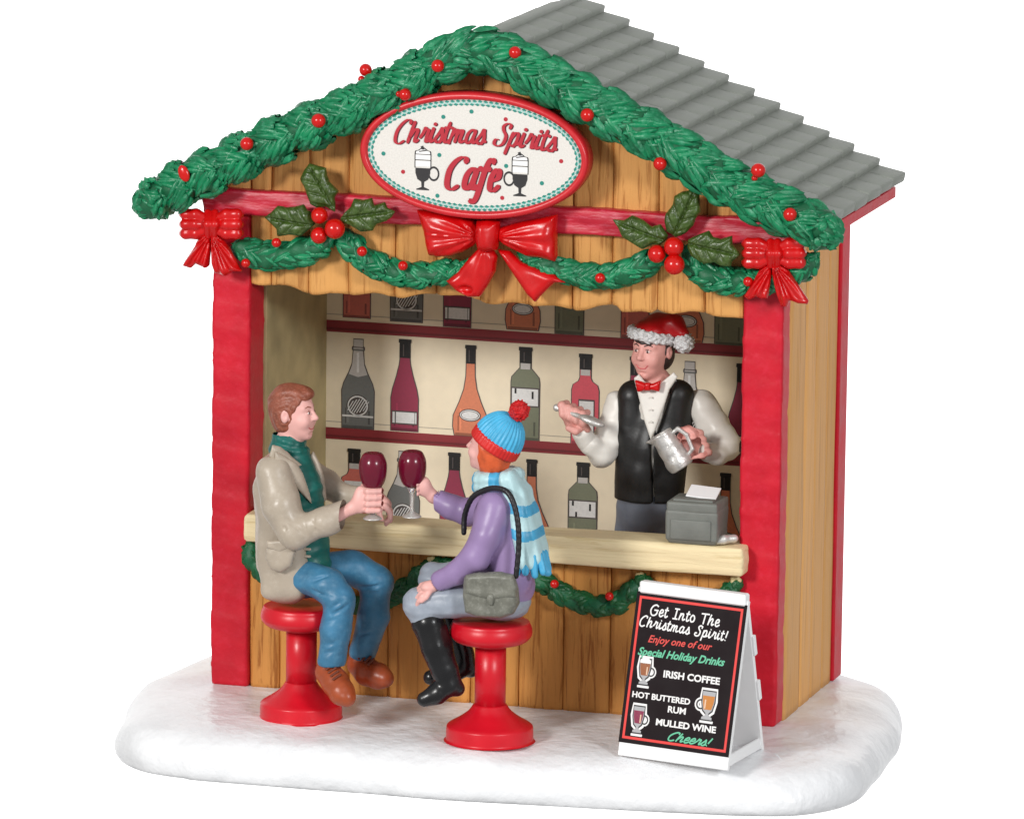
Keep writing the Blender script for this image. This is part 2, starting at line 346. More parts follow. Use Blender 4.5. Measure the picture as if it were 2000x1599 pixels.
# ================================================================== SNOW GROUND
def build_snow():
    out = [(-7.3, -1.6), (-6.95, -3.0), (-6.2, -3.95), (-5.2, -4.3), (-3.4, -4.34), (-.4, -4.3), (2.2, -4.15), (4.8, -3.85), (6.2, -3.6), (7.2, -3.1), (7.8, -2.0), (7.85, -.4), (7.7, 1.4), (7.5, 3.2), (7.1, 4.8), (6.4, 5.7), (5.2, 6.3), (2, 6.5), (-2, 6.4), (-5.6, 6.2), (-6.9, 4.6), (-7.55, 2.2), (-7.6, 0)]
    n = len(out); p = [np.array(x) for x in out]; ring = []
    for i in range(n):
        for t in np.linspace(0, 1, 9, endpoint=False):
            a, b, c, d = p[i-1], p[i], p[(i+1) % n], p[(i+2) % n]
            ring.append(.5*((2*b)+(-a+c)*t+(2*a-5*b+4*c-d)*t*t+(-a+3*b-3*c+d)*t**3))
    ring = np.array(ring); m = len(ring)
    tan = np.roll(ring, -1, 0)-np.roll(ring, 1, 0); nor = np.c_[-tan[:, 1], tan[:, 0]]; nor /= np.linalg.norm(nor, axis=1)[:, None]
    cen = ring.mean(0)
    if ((cen-ring)*nor).sum() < 0: nor = -nor
    prof = [(.55, -.97), (.25, -.965), (.1, -.93), (.03, -.86), (0, -.74), (.0, -.6), (.05, -.46), (.14, -.33), (.27, -.21), (.44, -.13), (.66, -.075), (.95, -.04), (1.3, -.015), (1.7, 0)]
    vs = []; fs = []
    for s_, z in prof:
        for j in range(m):
            q = ring[j]+nor[j]*s_
            wv = noise.noise(Vector((q[0]*.6, q[1]*.6, z*.6)))
            q = q+(.07 if ring[j][0] < -5 else 0)*nor[j]+nor[j]*wv*.2*(1 if z > -.9 else .35)
            vs.append((q[0], q[1], z+(noise.noise(Vector((q[0]*.9+5, q[1]*.9, 0)))*.09 if -.8 < z < -.0 else 0)))
    last = np.array([ring[j]+nor[j]*1.7 for j in range(m)])
    for f_ in (.85, .7, .55, .4, .25, .1):
        for j in range(m):
            q = cen+(last[j]-cen)*f_; vs.append((q[0], q[1], noise.noise(Vector((q[0]*1.3, q[1]*1.3, 3)))*.015-.0))
    R_ = len(vs)//m
    for i in range(R_-1):
        for j in range(m): fs.append([i*m+j, i*m+(j+1) % m, (i+1)*m+(j+1) % m, (i+1)*m+j])
    fs.append([(R_-1)*m+j for j in range(m)]); fs.append([j for j in range(m)][::-1])
    bm = bmesh.new(); vv = [bm.verts.new(v) for v in vs]
    for f in fs: bm.faces.new([vv[i] for i in f])
    bmesh.ops.recalc_face_normals(bm, faces=bm.faces[:])
    o = from_bm('snow_ground', bm, M_SNOW); o['kind'] = 'structure'; return o
build_snow()

# ================================================================== MARKET STALL
XL, XR, YB = -5.9, 5.74, 5.05
stall = thing('market_stall', 'red and tan wooden drinks stall with grey tiled roof and open serving hatch', 'market stall', (0, 2.4, 0))
def grid_plank(name, x0, x1, y0, y1, zb, zt, m, parent, nx=7, nz=40, amp=.03, seed=0, bev=.035):
    """vertical board; zb, zt functions of x; front face at y0 with carved relief"""
    vs = []; fs = []
    xs = np.linspace(x0, x1, nx)
    for j in range(nz+1):
        for i, x in enumerate(xs):
            a, b = zb(x), zt(x); z = a+(b-a)*j/nz
            e = min(abs(x-x0), abs(x1-x)); ed = bev*(1-min(1, e/(bev*1.2)))
            r = noise.noise(Vector((x*9+seed*7.3, seed, z*.55)))*amp+noise.noise(Vector((x*23+seed, 4, z*1.7)))*amp*.45
            wob = noise.noise(Vector((seed*3.1, z*.8, i > nx/2)))*.012*(i in (0, nx-1))
            if j == 0 or j == nz: ed += bev*.5
            vs.append((x+wob, y0+ed+r, z))
    nf = len(vs)
    for j in range(nz):
        for i in range(nx-1): a = j*nx+i; fs.append([a, a+1, a+nx+1, a+nx])
    edge = [i for i in range(nx)]+[j*nx+nx-1 for j in range(1, nz+1)]+[nz*nx+i for i in range(nx-2, -1, -1)]+[j*nx for j in range(nz-1, 0, -1)]
    for e in edge: v = vs[e]; vs.append((v[0], y1, v[2]))
    for q in range(len(edge)): a, b = edge[q], edge[(q+1) % len(edge)]; c, d = nf+(q+1) % len(edge), nf+q; fs.append([b, a, d, c])
    fs.append([nf+q for q in range(len(edge))][::-1])
    return obj(name, vs, fs, m, parent, True)
# posts
def rough_post(name, x0, x1, y0, y1, z0, z1, m, tap=0, seed=0):
    S = Sculpt((x0-.05, y0-.05, z0), (x1+.05, y1+.05, z1), .05)
    S.box(((x0+x1)/2, (y0+y1)/2, (z0+z1)/2), ((x1-x0)/2, (y1-y0)/2, (z1-z0)/2), rad=.05)
    S.warp(lambda X, Y, Z: np.sin(3.1*Z+seed)*.5+np.sin(7.3*Z+2*X+seed)*.3+np.sin(13*Z+5*Y)*.3+np.sin(29*Z+17*X+9*Y+seed)*.22*np.sin(11*X+3*Z), .012)
    return S.obj(name, m, stall)
rough_post('front_post', XL, XL+.79, 0.0, .95, -.02, 9.5, M_RED, seed=1)
rough_post('front_post', XR-.84, XR-.03, 0.0, .62, -.02, 9.45, M_RED, seed=2)
from_bm('rear_post', box_bm((XR-.6, YB-.55, -.02), (XR+.03, YB+.12, 9.75), .04), M_RED, stall, False)
from_bm('rear_post', box_bm((XL, YB-.55, -.02), (XL+.6, YB+.12, 9.75), .04), M_RED, stall, False)
# side walls: board by board
def side_plank(x, y0, y1, z0, z1, m, seed, sgn=1):
    vs = []; fs = []; ny, nz = 9, 50
    for j in range(nz+1):
        for i in range(ny):
            y = y0+(y1-y0)*i/(ny-1); z = z0+(z1-z0)*j/nz
            e = min(abs(y-y0), abs(y1-y)); ed = .022*(1-min(1, e/.04))
            r = noise.noise(Vector((y*9+seed*3, seed, z*.4)))*.022
            vs.append((x-sgn*(ed+r), y, z))
    nf = len(vs)
    for j in range(nz):
        for i in range(ny-1): a = j*ny+i; fs.append([a, a+1, a+ny+1, a+ny][::sgn])
    edge = [i for i in range(ny)]+[j*ny+ny-1 for j in range(1, nz+1)]+[nz*ny+i for i in range(ny-2, -1, -1)]+[j*ny for j in range(nz-1, 0, -1)]
    for e in edge: v = vs[e]; vs.append((x-sgn*.2, v[1], v[2]))
    for q in range(len(edge)): a, b = edge[q], edge[(q+1) % len(edge)]; c, d = nf+(q+1) % len(edge), nf+q; fs.append([b, a, d, c][::sgn])
    fs.append([nf+q for q in range(len(edge))][::-1*sgn])
    obj('wall_plank', vs, fs, m, stall)
ys = [.62, 1.9, 2.75, 3.7, 4.5]
for i in range(4):
    side_plank(XR-.02, ys[i]+.004, ys[i+1]-.004, -.02, 9.75, M_WOODS, i+3, 1)
    side_plank(XL+.02, ys[i]+.01 if i else .96, ys[i+1]-.01, -.02, 9.75, M_WOODS, i+13, -1)
# interior lining: left and right wall, floor of the hatch, ceiling
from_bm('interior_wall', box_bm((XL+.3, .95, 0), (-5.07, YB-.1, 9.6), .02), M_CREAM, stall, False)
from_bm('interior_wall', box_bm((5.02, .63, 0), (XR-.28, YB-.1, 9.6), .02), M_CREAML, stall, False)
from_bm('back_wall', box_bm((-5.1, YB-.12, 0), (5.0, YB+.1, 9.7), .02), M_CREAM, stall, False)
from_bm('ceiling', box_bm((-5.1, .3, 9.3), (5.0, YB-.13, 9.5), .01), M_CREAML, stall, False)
# front boards below the counter
xs = [-5.1]
widths = [.62, .55, .9, .8, .95, .75, 1.0, .9, .95, .8, .95, .8, .9]
for w_ in widths:
    xs.append(min(xs[-1]+w_, 4.92))
for i in range(len(xs)-1):
    if xs[i+1]-xs[i] > .1: grid_plank('front_plank', xs[i]+.012, xs[i+1]-.012, .06, .35, lambda x: -.02, lambda x: 3.0, M_WOODF, stall, nx=9, nz=26, amp=.04, seed=i+1)
# gable and valance boards, each with its own wavy foot
RZ, EZ, HW = 13.22, 9.92, 6.75     # ridge and eave height of roof deck, half width
XC = -.08
def roofz(x): return RZ-(RZ-EZ)*abs(x-XC)/HW
def wavy(x):
    px = 965+(x)*96
    return 8.06+.05*math.sin(px/62.0+.4)+.035*math.sin(px/27.0+1)+.03*math.sin(px/14.0)-(.10 if px > 1200 and px < 1262 else 0)
gx = [-5.12]
for w_ in [.42, .78, .82, .95, .85, .9, .98, .88, .8, .92, .95, .8, .9, .9]:
    gx.append(min(gx[-1]+w_, 4.91))
for i in range(len(gx)-1):
    a, b = gx[i], gx[i+1]
    if b-a > .1: grid_plank('gable_plank', a+.012, b-.012, .02, .34, wavy, lambda x: roofz(x)-.3, M_WOOD, stall, nx=10, nz=46, amp=.035, seed=i+31, bev=.045)
# outer triangles of the gable beyond the posts
grid_plank('gable_plank', -6.0, -5.14, .02, .3, lambda x: 9.5, lambda x: max(9.52, roofz(x)-.3), M_WOOD, stall, seed=60)
grid_plank('gable_plank', 4.93, 5.9, .02, .3, lambda x: 9.46, lambda x: max(9.5, roofz(x)-.3), M_WOOD, stall, seed=61)
# red cross beam
S = Sculpt((-6.2, -.25, 9.4), (6.1, .2, 10.1), .045)
S.box((-.05, -.02, 9.76), (6.0, .2, .26), rad=.05)
S.warp(lambda X, Y, Z: np.sin(4*X+6*Z)*.4+np.sin(9*Z+1.5*X)*.6+np.sin(21*Z+3*X)*.4+np.sin(17*X)*.15, .02)
S.obj('cross_beam', M_BEAM, stall)
# counter
S = Sculpt((-5.15, -.5, 2.95), (5.1, .6, 3.65), .045)
S.box((.02, .0, 3.31), (5.09, .45, .285), rad=.06)
S.warp(lambda X, Y, Z: np.sin(1.3*X)*.5+np.sin(11*Z+1.2*X)*.5+np.sin(23*Z+.8*X+3*Y)*.35, .016)
S.obj('counter_top', M_CREAMW, stall)
# ---- roof: deck, red soffit boards, and every tile
YR0, YR1 = -.55, 5.62
slope = math.atan2(RZ-EZ, HW)
for sg in (-1, 1):
    for nm, m, off, th, ex, y0_, y1_ in (('roof_deck', M_DECK, 0, .07, -.3, YR0+.05, YR1-.1), ('soffit_board', M_RED, -.04, .2, -.06, YR0-.02, YR1-.2)):
        bm = bmesh.new(); a = Vector((XC, 0, RZ+off)); b = Vector((XC+sg*(HW+ex), 0, EZ+off-(RZ-EZ)/HW*ex))
        q = [a, b, b+Vector((0, 0, -th)), a+Vector((0, 0, -th))]
        v0 = [bm.verts.new((p_.x, y0_, p_.z)) for p_ in q]; v1 = [bm.verts.new((p_.x, y1_, p_.z)) for p_ in q]
        bm.faces.new(v0); bm.faces.new(v1[::-1])
        for i in range(4): bm.faces.new([v0[i], v1[i], v1[(i+1) % 4], v0[(i+1) % 4]])
        bmesh.ops.recalc_face_normals(bm, faces=bm.faces[:]); from_bm(nm, bm, m, stall, False)
tile_meshes = []
NT = 6; TW = (YR1-YR0)/NT
for k in range(4):
    bm = box_bm((-.33, -TW/2+.002, -.1), (.33, TW/2-.002, .105), .05, 2)
    for v in bm.verts:
        v.co += Vector((noise.noise(Vector(v.co)*3+Vector((k*5, 0, 0))), noise.noise(Vector(v.co)*3+Vector((0, k*5, 1))), noise.noise(Vector(v.co)*2.5+Vector((0, 3, k*5)))))*.012
    me = bpy.data.meshes.new('roof_tile'); bm.to_mesh(me); bm.free(); me.materials.append(M_TILE)
    me.polygons.foreach_set('use_smooth', [True]*len(me.polygons)); tile_meshes.append(me)
NR = 13
for sg in (-1, 1):
    for r_ in range(NR):
        f_ = (r_+.5)/NR; x = XC+sg*(HW+.02)*f_; z = RZ-(RZ-EZ)*f_+.115
        for c_ in range(NT):
            o = bpy.data.objects.new('roof_tile', random.choice(tile_meshes)); COL.objects.link(o); o.parent = stall
            y = YR0+TW*(c_+.5)+random.uniform(-.008, .008)
            o.location = Vector((x+random.uniform(-.012, .012), y, z+random.uniform(-.008, .008)))-Vector(stall.location)
            o.rotation_euler = (random.uniform(-.01, .01), sg*(math.radians(12.5)+random.uniform(-.012, .012)), 0)
bm = box_bm((XC-.12, YR0, RZ+.06), (XC+.12, YR1-.01, RZ+.2), .05); from_bm('ridge_cap', bm, M_TILE, stall, True)

# ---- printed back panel with shelves and bottles
YP = 4.86
panel = from_bm('back_panel', box_bm((-5.08, YP, .5), (4.98, YP+.05, 9.2), .005, 1), M_CARD, stall, False, label='cream printed card with three shelves of bottles')
def flat(name, pl, m, parent, y, label=None, th=.006):
    """flat printed outline on the card, pl in (x,z)"""
    bm = bmesh.new(); v = [bm.verts.new((x, y, z)) for x, z in pl]; f = bm.faces.new(v)
    r = bmesh.ops.extrude_face_region(bm, geom=[f]); [setattr(e, 'co', e.co+Vector((0, th, 0))) for e in r['geom'] if isinstance(e, bmesh.types.BMVert)]
    bmesh.ops.triangulate(bm, faces=[f for f in bm.faces if len(f.verts) > 4]); bmesh.ops.recalc_face_normals(bm, faces=bm.faces[:])
    return from_bm(name, bm, m, parent, False, label=label)
def pm(name, c, **k): return mat(name, lin(c), .6, .06, 22, 0, **k)
for py in (622, 833):
    z = P(1040, py+27, YP)[2]
    flat('printed_shelf', [(-5.07, z), (4.97, z), (4.97, z-.24), (-5.07, z-.24)], M_SHELF, panel, YP-.012)
    flat('shelf_edge_line', [(-5.07, z-.15), (4.97, z-.15), (4.97, z-.2), (-5.07, z-.2)], M_SHELFD, panel, YP-.018)
    flat('shelf_back_line', [(-5.07, z+.13), (4.97, z+.13), (4.97, z+.115), (-5.07, z+.115)], pm('line_grey', (178, 170, 156)), panel, YP-.008)
# bottle silhouettes: half width as a function of height (0 base .. 1 top)
BK = {
 'champagne': ([(0, .33), (.42, .34), (.5, .3), (.62, .19), (.72, .12), (.86, .1), (.87, .12), (.9, .12), (.91, .09), (.99, .09)], (116, 118, 116)),
 'burgundy': ([(0, .28), (.36, .285), (.46, .25), (.6, .17), (.72, .115), (.78, .1), (1, .1)], (150, 52, 78)),
 'flared': ([(0, .32), (.1, .36), (.22, .35), (.38, .22), (.52, .13), (.66, .09), (.8, .085), (1, .085)], (218, 132, 98)),
 'square': ([(0, .29), (.62, .295), (.68, .28), (.74, .18), (.78, .11), (1, .11)], (122, 126, 104)),
 'round': ([(0, .28), (.6, .28), (.66, .25), (.7, .14), (.74, .11), (1, .11)], (214, 84, 98)),
 'salmon': ([(0, .28), (.6, .28), (.66, .25), (.7, .14), (.74, .11), (1, .11)], (208, 112, 100)),
}
def bottle(kind, px, pyb, ht, tint=None):
    prof, colr = BK[kind]; c = P(px, pyb, YP); x0, z0 = c[0], c[2]
    if tint: colr = tint
    L = [(x0+w, z0+h*ht) for h, w in prof]; Lm = [(x0-w, z0+h*ht) for h, w in prof][::-1]
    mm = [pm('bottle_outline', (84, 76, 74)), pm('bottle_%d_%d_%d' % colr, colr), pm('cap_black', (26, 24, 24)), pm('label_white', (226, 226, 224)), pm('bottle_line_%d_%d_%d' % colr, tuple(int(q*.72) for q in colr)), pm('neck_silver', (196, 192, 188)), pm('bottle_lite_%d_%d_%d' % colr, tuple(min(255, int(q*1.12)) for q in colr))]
    vs = []; fs = []; mi = []
    def add(pl, mt, lay):
        y = YP-.010-.004*lay; b = len(vs)
        for x, z in pl: vs.append((x, y, z))
        # strip between left and right halves keeps concave outlines clean
        n = len(pl)//2
        if len(pl) > 4 and mt in (0, 1) and len(pl) == 2*len(prof):
            for i in range(n-1): fs.append([b+i, b+i+1, b+2*n-2-i, b+2*n-1-i][::-1]); mi.append(mt)
        else: fs.append([b+i for i in range(len(pl))]); mi.append(mt)
    add([(x0+w+.02, z0+h*ht+(.01 if h > .9 else -.012 if h < .01 else 0)) for h, w in prof]+[(x0-w-.02, z0+h*ht+(.01 if h > .9 else -.012 if h < .01 else 0)) for h, w in prof][::-1], 0, 0)
    add(L+Lm, 1, 1)
    def rect(a, b, h0, h1, mt, lay): add([(x0+a, z0+h0*ht), (x0+b, z0+h0*ht), (x0+b, z0+h1*ht), (x0+a, z0+h1*ht)], mt, lay)
    def ov(cx, ch, rx, rz, mt, lay): add([(x0+cx+rx*math.cos(t), z0+ch*ht+rz*math.sin(t)) for t in np.linspace(0, 2*math.pi, 25)[:-1]], mt, lay)
    w0 = prof[0][1]
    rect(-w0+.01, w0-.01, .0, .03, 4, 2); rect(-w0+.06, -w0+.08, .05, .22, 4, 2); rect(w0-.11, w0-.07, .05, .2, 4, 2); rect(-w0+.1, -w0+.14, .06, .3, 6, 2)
    if kind == 'champagne':
        add([(x0-.1, z0+.86*ht), (x0+.1, z0+.86*ht), (x0+.13, z0+.7*ht), (x0+.2, z0+.6*ht), (x0, z0+.57*ht), (x0-.2, z0+.6*ht), (x0-.13, z0+.7*ht)][::-1], 5, 2)
        rect(-.1, .1, .88, .985, 5, 2); rect(-.11, .11, .895, .905, 0, 3); rect(-.03, .02, .62, .84, 3, 3)
        ov(0, .25, .24, .23, 0, 2); ov(0, .25, .22, .21, 3, 3); ov(0, .25, .19, .18, 0, 4)
        for q in range(-3, 4):
            d_ = q*.055; s_ = .15*math.sqrt(max(0, 1-(q/4)**2))
            add([(x0+d_-s_*.6, z0+.25*ht-s_), (x0+d_-s_*.6+.022, z0+.25*ht-s_), (x0+d_+s_*.6+.022, z0+.25*ht+s_), (x0+d_+s_*.6, z0+.25*ht+s_)], 3, 5)
        rect(-.33, .33, .125, .145, 3, 3)
    else:
        cw = prof[-1][1]+.012; cl = .8 if kind not in ('square', 'round', 'salmon') else .83
        rect(-cw, cw, cl, 1.0, 2, 3); rect(-cw-.02, cw+.02, .965, 1.005, 2, 4); rect(-.04, -.015, cl+.02, .95, 0, 5)
        if kind in ('square', 'round', 'salmon'): rect(-.1, .1, .765, .83, 5, 3)
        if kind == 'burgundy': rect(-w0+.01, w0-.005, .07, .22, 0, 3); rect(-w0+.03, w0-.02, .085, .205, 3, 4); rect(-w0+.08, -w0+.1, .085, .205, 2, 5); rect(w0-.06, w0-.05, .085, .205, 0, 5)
        if kind == 'flared': ov(0, .23, .23, .13, 0, 3); ov(0, .23, .21, .11, 3, 4); ov(0, .23, .19, .09, 0, 5); ov(0, .23, .175, .08, 3, 6)
        if kind == 'square': rect(-.29, .29, .36, .57, 0, 3); rect(-.275, .275, .375, .555, 3, 4); rect(-.22, -.18, .5, .555, 2, 5); rect(-.15, -.11, .375, .43, 2, 5); rect(.14, .18, .45, .53, 2, 5)
        if kind == 'round': rect(-.14, .2, .12, .5, 0, 3); rect(-.12, .18, .14, .48, 3, 4)
        if kind == 'salmon': rect(-.2, .2, .44, .62, 2, 3); rect(-.2, .2, .55, .62, 3, 4)
    obj('printed_bottle', vs, fs, mm, panel, False, mi=mi)
HB = 1.86
for k_, px, py, h_ in [('champagne', 699, 836, 1.86), ('burgundy', 790, 841, 1.88), ('flared', 918, 851, 1.86), ('square', 1025, 859, 1.9), ('round', 1142, 867, 1.84), ('burgundy', 1240, 874, 1.85), ('champagne', 1345, 881, 1.85), ('burgundy', 1448, 889, 1.86),
                       ('salmon', 697, 620, 1.5), ('champagne', 794, 628, 1.8), ('burgundy', 893, 638, 1.9), ('flared', 1021, 644, 1.86), ('square', 1112, 652, 1.9), ('salmon', 1240, 660, 1.86), ('flared', 1340, 668, 1.86), ('square', 1424, 674, 1.9),
                       ('salmon', 691, 1040, 1.74), ('champagne', 787, 1045, 1.76), ('burgundy', 886, 1052, 1.78), ('flared', 1037, 1060, 1.72), ('square', 1137, 1072, 1.78), ('flared', 1415, 1088, 1.72)]:
    bottle(k_, px, py, h_)

# ================================================================== GARLANDS
berry_bm = bmesh.new(); bmesh.ops.create_icosphere(berry_bm, subdivisions=3, radius=1)
berry_me = bpy.data.meshes.new('berry'); berry_bm.to_mesh(berry_me); berry_bm.free(); berry_me.materials.append(M_BERRY)
berry_me.polygons.foreach_set('use_smooth', [True]*len(berry_me.polygons))
def berry(parent, p, r):
    o = bpy.data.objects.new('berry', berry_me); COL.objects.link(o); o.parent = parent
    o.location = Vector(p)-base_of(parent); o.scale = (r, r, r); o.rotation_euler = (random.random(), random.random(), 0); return o
def leaf(vs, fs, base, d, n, L, W, H, droop):
    d = vn(d); n = vn(n-d*(n@d)); s = np.cross(d, n); b = len(vs); sec = [(0, .35, .5), (.3, 1, 1), (.62, .9, .9), (.86, .5, .55), (1, .0, 0.15)]
    for t, w_, h_ in sec:
        c = base+d*L*t-n*droop*t*t
        vs.append(c+s*W*w_); vs.append(c+n*H*h_*.6+s*W*w_*.6); vs.append(c+n*H*h_*1.25); vs.append(c+n*H*h_*.6-s*W*w_*.6); vs.append(c-s*W*w_)
    for i in range(len(sec)-1):
        for q in range(4): a = b+i*5+q; fs.append([a, a+1, a+6, a+5])
def garland(root, path, rad, flat_y=.8, L=.42, W=.085, density=26, sgn=1, mcore=M_GREEND, mleaf=M_GREEN, lift=.06, split=None, blunt=.62):
    pts = [np.array(p) for p in spline(path, 10)]
    rr = lambda i: rad*(.82+.18*math.sin(i*.9))*(min(1, blunt+.09*i))*(min(1, blunt+.09*(len(pts)-1-i)))
    S = Sculpt(np.min(pts, 0)-rad*1.2, np.max(pts, 0)+rad*1.2, .055)
    for i in range(len(pts)-1): S.cone(pts[i], pts[i+1], rr(i)*.84, rr(i+1)*.84, .08)
    S.warp(folds(11), .04); S.obj('branch_core', mcore, root)
    vs = []; fs = []; cum = [0]
    for i in range(len(pts)-1): cum.append(cum[-1]+np.linalg.norm(pts[i+1]-pts[i]))
    n = int(cum[-1]*density*(rad/.4)); order = np.sort(rng.rand(n)*cum[-1])
    for s_ in order:
        i = min(len(pts)-2, int(np.searchsorted(cum, s_)-1)) if s_ > 0 else 0; t = (s_-cum[i])/(cum[i+1]-cum[i]); p = pts[i]*(1-t)+pts[i+1]*t
        T = vn(pts[i+1]-pts[i]); N0 = vn(np.array([0, -1., 0])-T*(T@np.array([0, -1., 0]))); B = np.cross(T, N0)
        ph = rng.uniform(-2.2, 2.2); rh = N0*math.cos(ph)+B*math.sin(ph)
        sg = sgn if split is None else (1 if s_ > split*cum[-1] else -1)
        if rng.rand() < .03: sg = -sg
        side = np.sign(math.sin(ph)) if abs(ph) > .25 else rng.choice([-1, 1])
        lat = B*math.cos(ph)-N0*math.sin(ph)
        d = T*sg*rng.uniform(.75, 1.)+lat*side*rng.uniform(.3, .8)+rh*rng.uniform(.0, .2)
        r_ = rr(i); l = L*rng.uniform(.7, 1.2)*min(1, .45+.07*min(i, len(pts)-2-i)); d = d-T*(d@T)*(.6 if min(i, len(pts)-2-i) < 3 else 0)
        leaf(vs, fs, p+rh*r_*rng.uniform(.84, .98)-vn(d)*l*.4, d, rh, l, W*rng.uniform(.8, 1.3), lift*rng.uniform(.9, 1.5), l*.12)
    for e, o_ in ((0, 1), (len(pts)-1, len(pts)-2)):
        T = vn(pts[e]-pts[o_]); N0 = vn(np.array([0, -1., 0])-T*(T@np.array([0, -1., 0]))); B = np.cross(T, N0)
        for q in range(int(46*rad/.4)):
            ph = rng.uniform(-2.4, 2.4); ev = rng.uniform(0, 1.25); rh = (N0*math.cos(ph)+B*math.sin(ph))*math.cos(ev)+T*math.sin(ev)
            d = T*math.cos(ev)-(N0*math.cos(ph)+B*math.sin(ph))*math.sin(ev)*.7+rng.normal(0, .25, 3); l = L*rng.uniform(.5, .85)
            leaf(vs, fs, pts[e]+rh*rr(e)*.86-vn(d)*l*.45, d, rh, l, W*1.1, lift*1.2, l*.2)
    obj('foliage', vs, fs, mleaf, root, True, kind='stuff')
def gpath(a, y): return [P(px, py, y) for px, py in a]
gg = thing('gable_garland', 'long thick green leafy garland with red berries along both slopes of the roof gable', 'garland', tuple(P(940, 110, -.6)))
YG = -.62
garland(gg, gpath([(291, 396), (360, 358), (440, 322), (540, 274), (640, 232), (740, 187), (830, 140), (900, 102), (950, 98), (1010, 124), (1080, 162), (1160, 206), (1250, 254), (1340, 307), (1400, 344), (1480, 388), (1560, 426), (1612, 452)], YG), .46, L=.5, W=.068, density=125, split=.44, blunt=.8)
for px, py, r_, dy in [(482, 281, .13, -.45), (622, 236, .14, -.46), (714, 137, .125, .05), (706, 155, .07, 0), (722, 146, .06, .05), (791, 185, .12, -.4), (779, 184, .06, -.36), (855, 129, .125, -.45), (1006, 103, .12, -.4), (1147, 225, .13, -.45), (1289, 320, .13, -.4), (1481, 333, .14, -.35), (1543, 419, .13, -.45), (1474, 348, .06, -.3)]:
    berry(gg, P(px, py, YG+dy), r_)
b = berry(gg, P(359, 339, YG-.42), .13); b.scale = (.11, .06, .17); b.rotation_euler = (0, -.4, 0); b['label'] = 'flattened chipped red berry'
SW = 'green garland swags across the front boards'
YS = -.28
def swag(label, path, berries, rad=.28, dens=150, root_name='garland_swag', group=SW, y=YS, m=M_GREEN, sgn=1, L=.38, W=.056):
    t = thing(root_name, label, 'garland', tuple(P(*path[len(path)//2], y)), group)
    garland(t, gpath(path, y), rad, L=L, W=W, density=dens, sgn=sgn, mleaf=m, lift=.045)
    for px, py, r_ in berries: berry(t, P(px, py, y-rad-.04), r_)
    return t
swag('short green garland swag from the left bow to the left holly sprig', [(470, 486), (500, 496), (545, 500), (590, 492), (640, 470)], [(540, 474, .095), (480, 514, .09)], .29)
swag('green garland swag from the left holly sprig to the large bow', [(672, 462), (690, 486), (725, 512), (780, 533), (840, 537), (925, 522)], [(707, 491, .1), (787, 519, .095)], .25, sgn=-1)
swag('green garland swag from the large bow to the right holly sprig', [(1030, 500), (1075, 520), (1130, 538), (1190, 540), (1240, 526), (1292, 500)], [(1172, 543, .1)], .25)
swag('short green garland swag behind the right bow, from holly sprig to stall corner', [(1348, 495), (1362, 525), (1400, 545), (1450, 551), (1510, 548), (1560, 528), (1585, 508)], [(1461, 550, .095)], .27, sgn=-1)
CG = 'garlands hanging under the counter edge'
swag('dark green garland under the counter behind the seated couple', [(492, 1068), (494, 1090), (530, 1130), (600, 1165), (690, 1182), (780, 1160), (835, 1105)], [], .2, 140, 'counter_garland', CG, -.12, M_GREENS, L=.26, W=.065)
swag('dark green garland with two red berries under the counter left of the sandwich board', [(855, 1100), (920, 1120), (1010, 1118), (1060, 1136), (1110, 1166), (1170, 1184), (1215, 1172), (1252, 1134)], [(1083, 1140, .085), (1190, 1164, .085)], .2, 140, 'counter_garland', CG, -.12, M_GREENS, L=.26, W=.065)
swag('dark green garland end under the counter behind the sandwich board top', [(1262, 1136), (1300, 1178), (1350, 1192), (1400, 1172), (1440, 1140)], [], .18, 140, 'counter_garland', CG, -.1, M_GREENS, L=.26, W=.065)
for px, py in ((845, 1094), (1252, 1126), (1438, 1132)):
    S = Sculpt(P(px, py, -.1)-.2, P(px, py, -.1)+.2, .025); c = P(px, py, -.1)
    for q in range(5): a = q*1.256; S.ell(c+np.array([math.cos(a)*.07, -.03, math.sin(a)*.06]), (.055, .05, .05), k=.02)
    S.obj('garland_hook', M_BRASS, stall)

# ================================================================== HOLLY
def pxs(x0, y0, s, pts): return [(x0+a*s, y0+b_*s) for a, b_ in pts]
def holly_leaf(root, pl, y, stem, tip):
    c = np.mean(pl, 0); pts = [P(px, py, y) for px, py in pl]
    s_ = P(*stem, y); t_ = P(*tip, y); ax = (t_-s_)[[0, 2]]; Ln = np.linalg.norm(ax); ax = ax/Ln; pr = np.array([-ax[1], ax[0]])
    def rel(x, z, d2):
        u = (x-s_[0])*ax[0]+(z-s_[2])*ax[1]; v = (x-s_[0])*pr[0]+(z-s_[2])*pr[1]
        mid = np.exp(-(v/.025)**2)*.55; ve = np.maximum(0, np.sin((u-np.abs(v)*.9)*2*math.pi/(Ln*.26)))**4*.35
        return -mid-ve*.8+.45*np.abs(v)/.2*.5
    S = Sculpt(np.min(pts, 0)-.2, np.max(pts, 0)+.2, .02)
    puff(S, pts, .12, .16, rel); S.obj('leaf', M_HOLLY, root)
def holly(label, leaves, berries, y):
    t = thing('holly_sprig', label, 'holly', tuple(P(*berries[0][:2], y)), 'holly sprigs on the front boards')
    for i, (pl, stem, tip) in enumerate(leaves): holly_leaf(t, pl, y-.05*i, stem, tip)
    for px, py, r_, dy in berries: berry(t, P(px, py, y-.18-dy), r_)
YH = -.5
A = pxs(340, 300, .23, [(1150, 80), (1210, 100), (1290, 120), (1300, 180), (1320, 240), (1400, 320), (1365, 370), (1370, 430), (1370, 500), (1290, 450), (1220, 462), (1160, 430), (1130, 350), (1110, 290), (1070, 215), (1105, 140)])
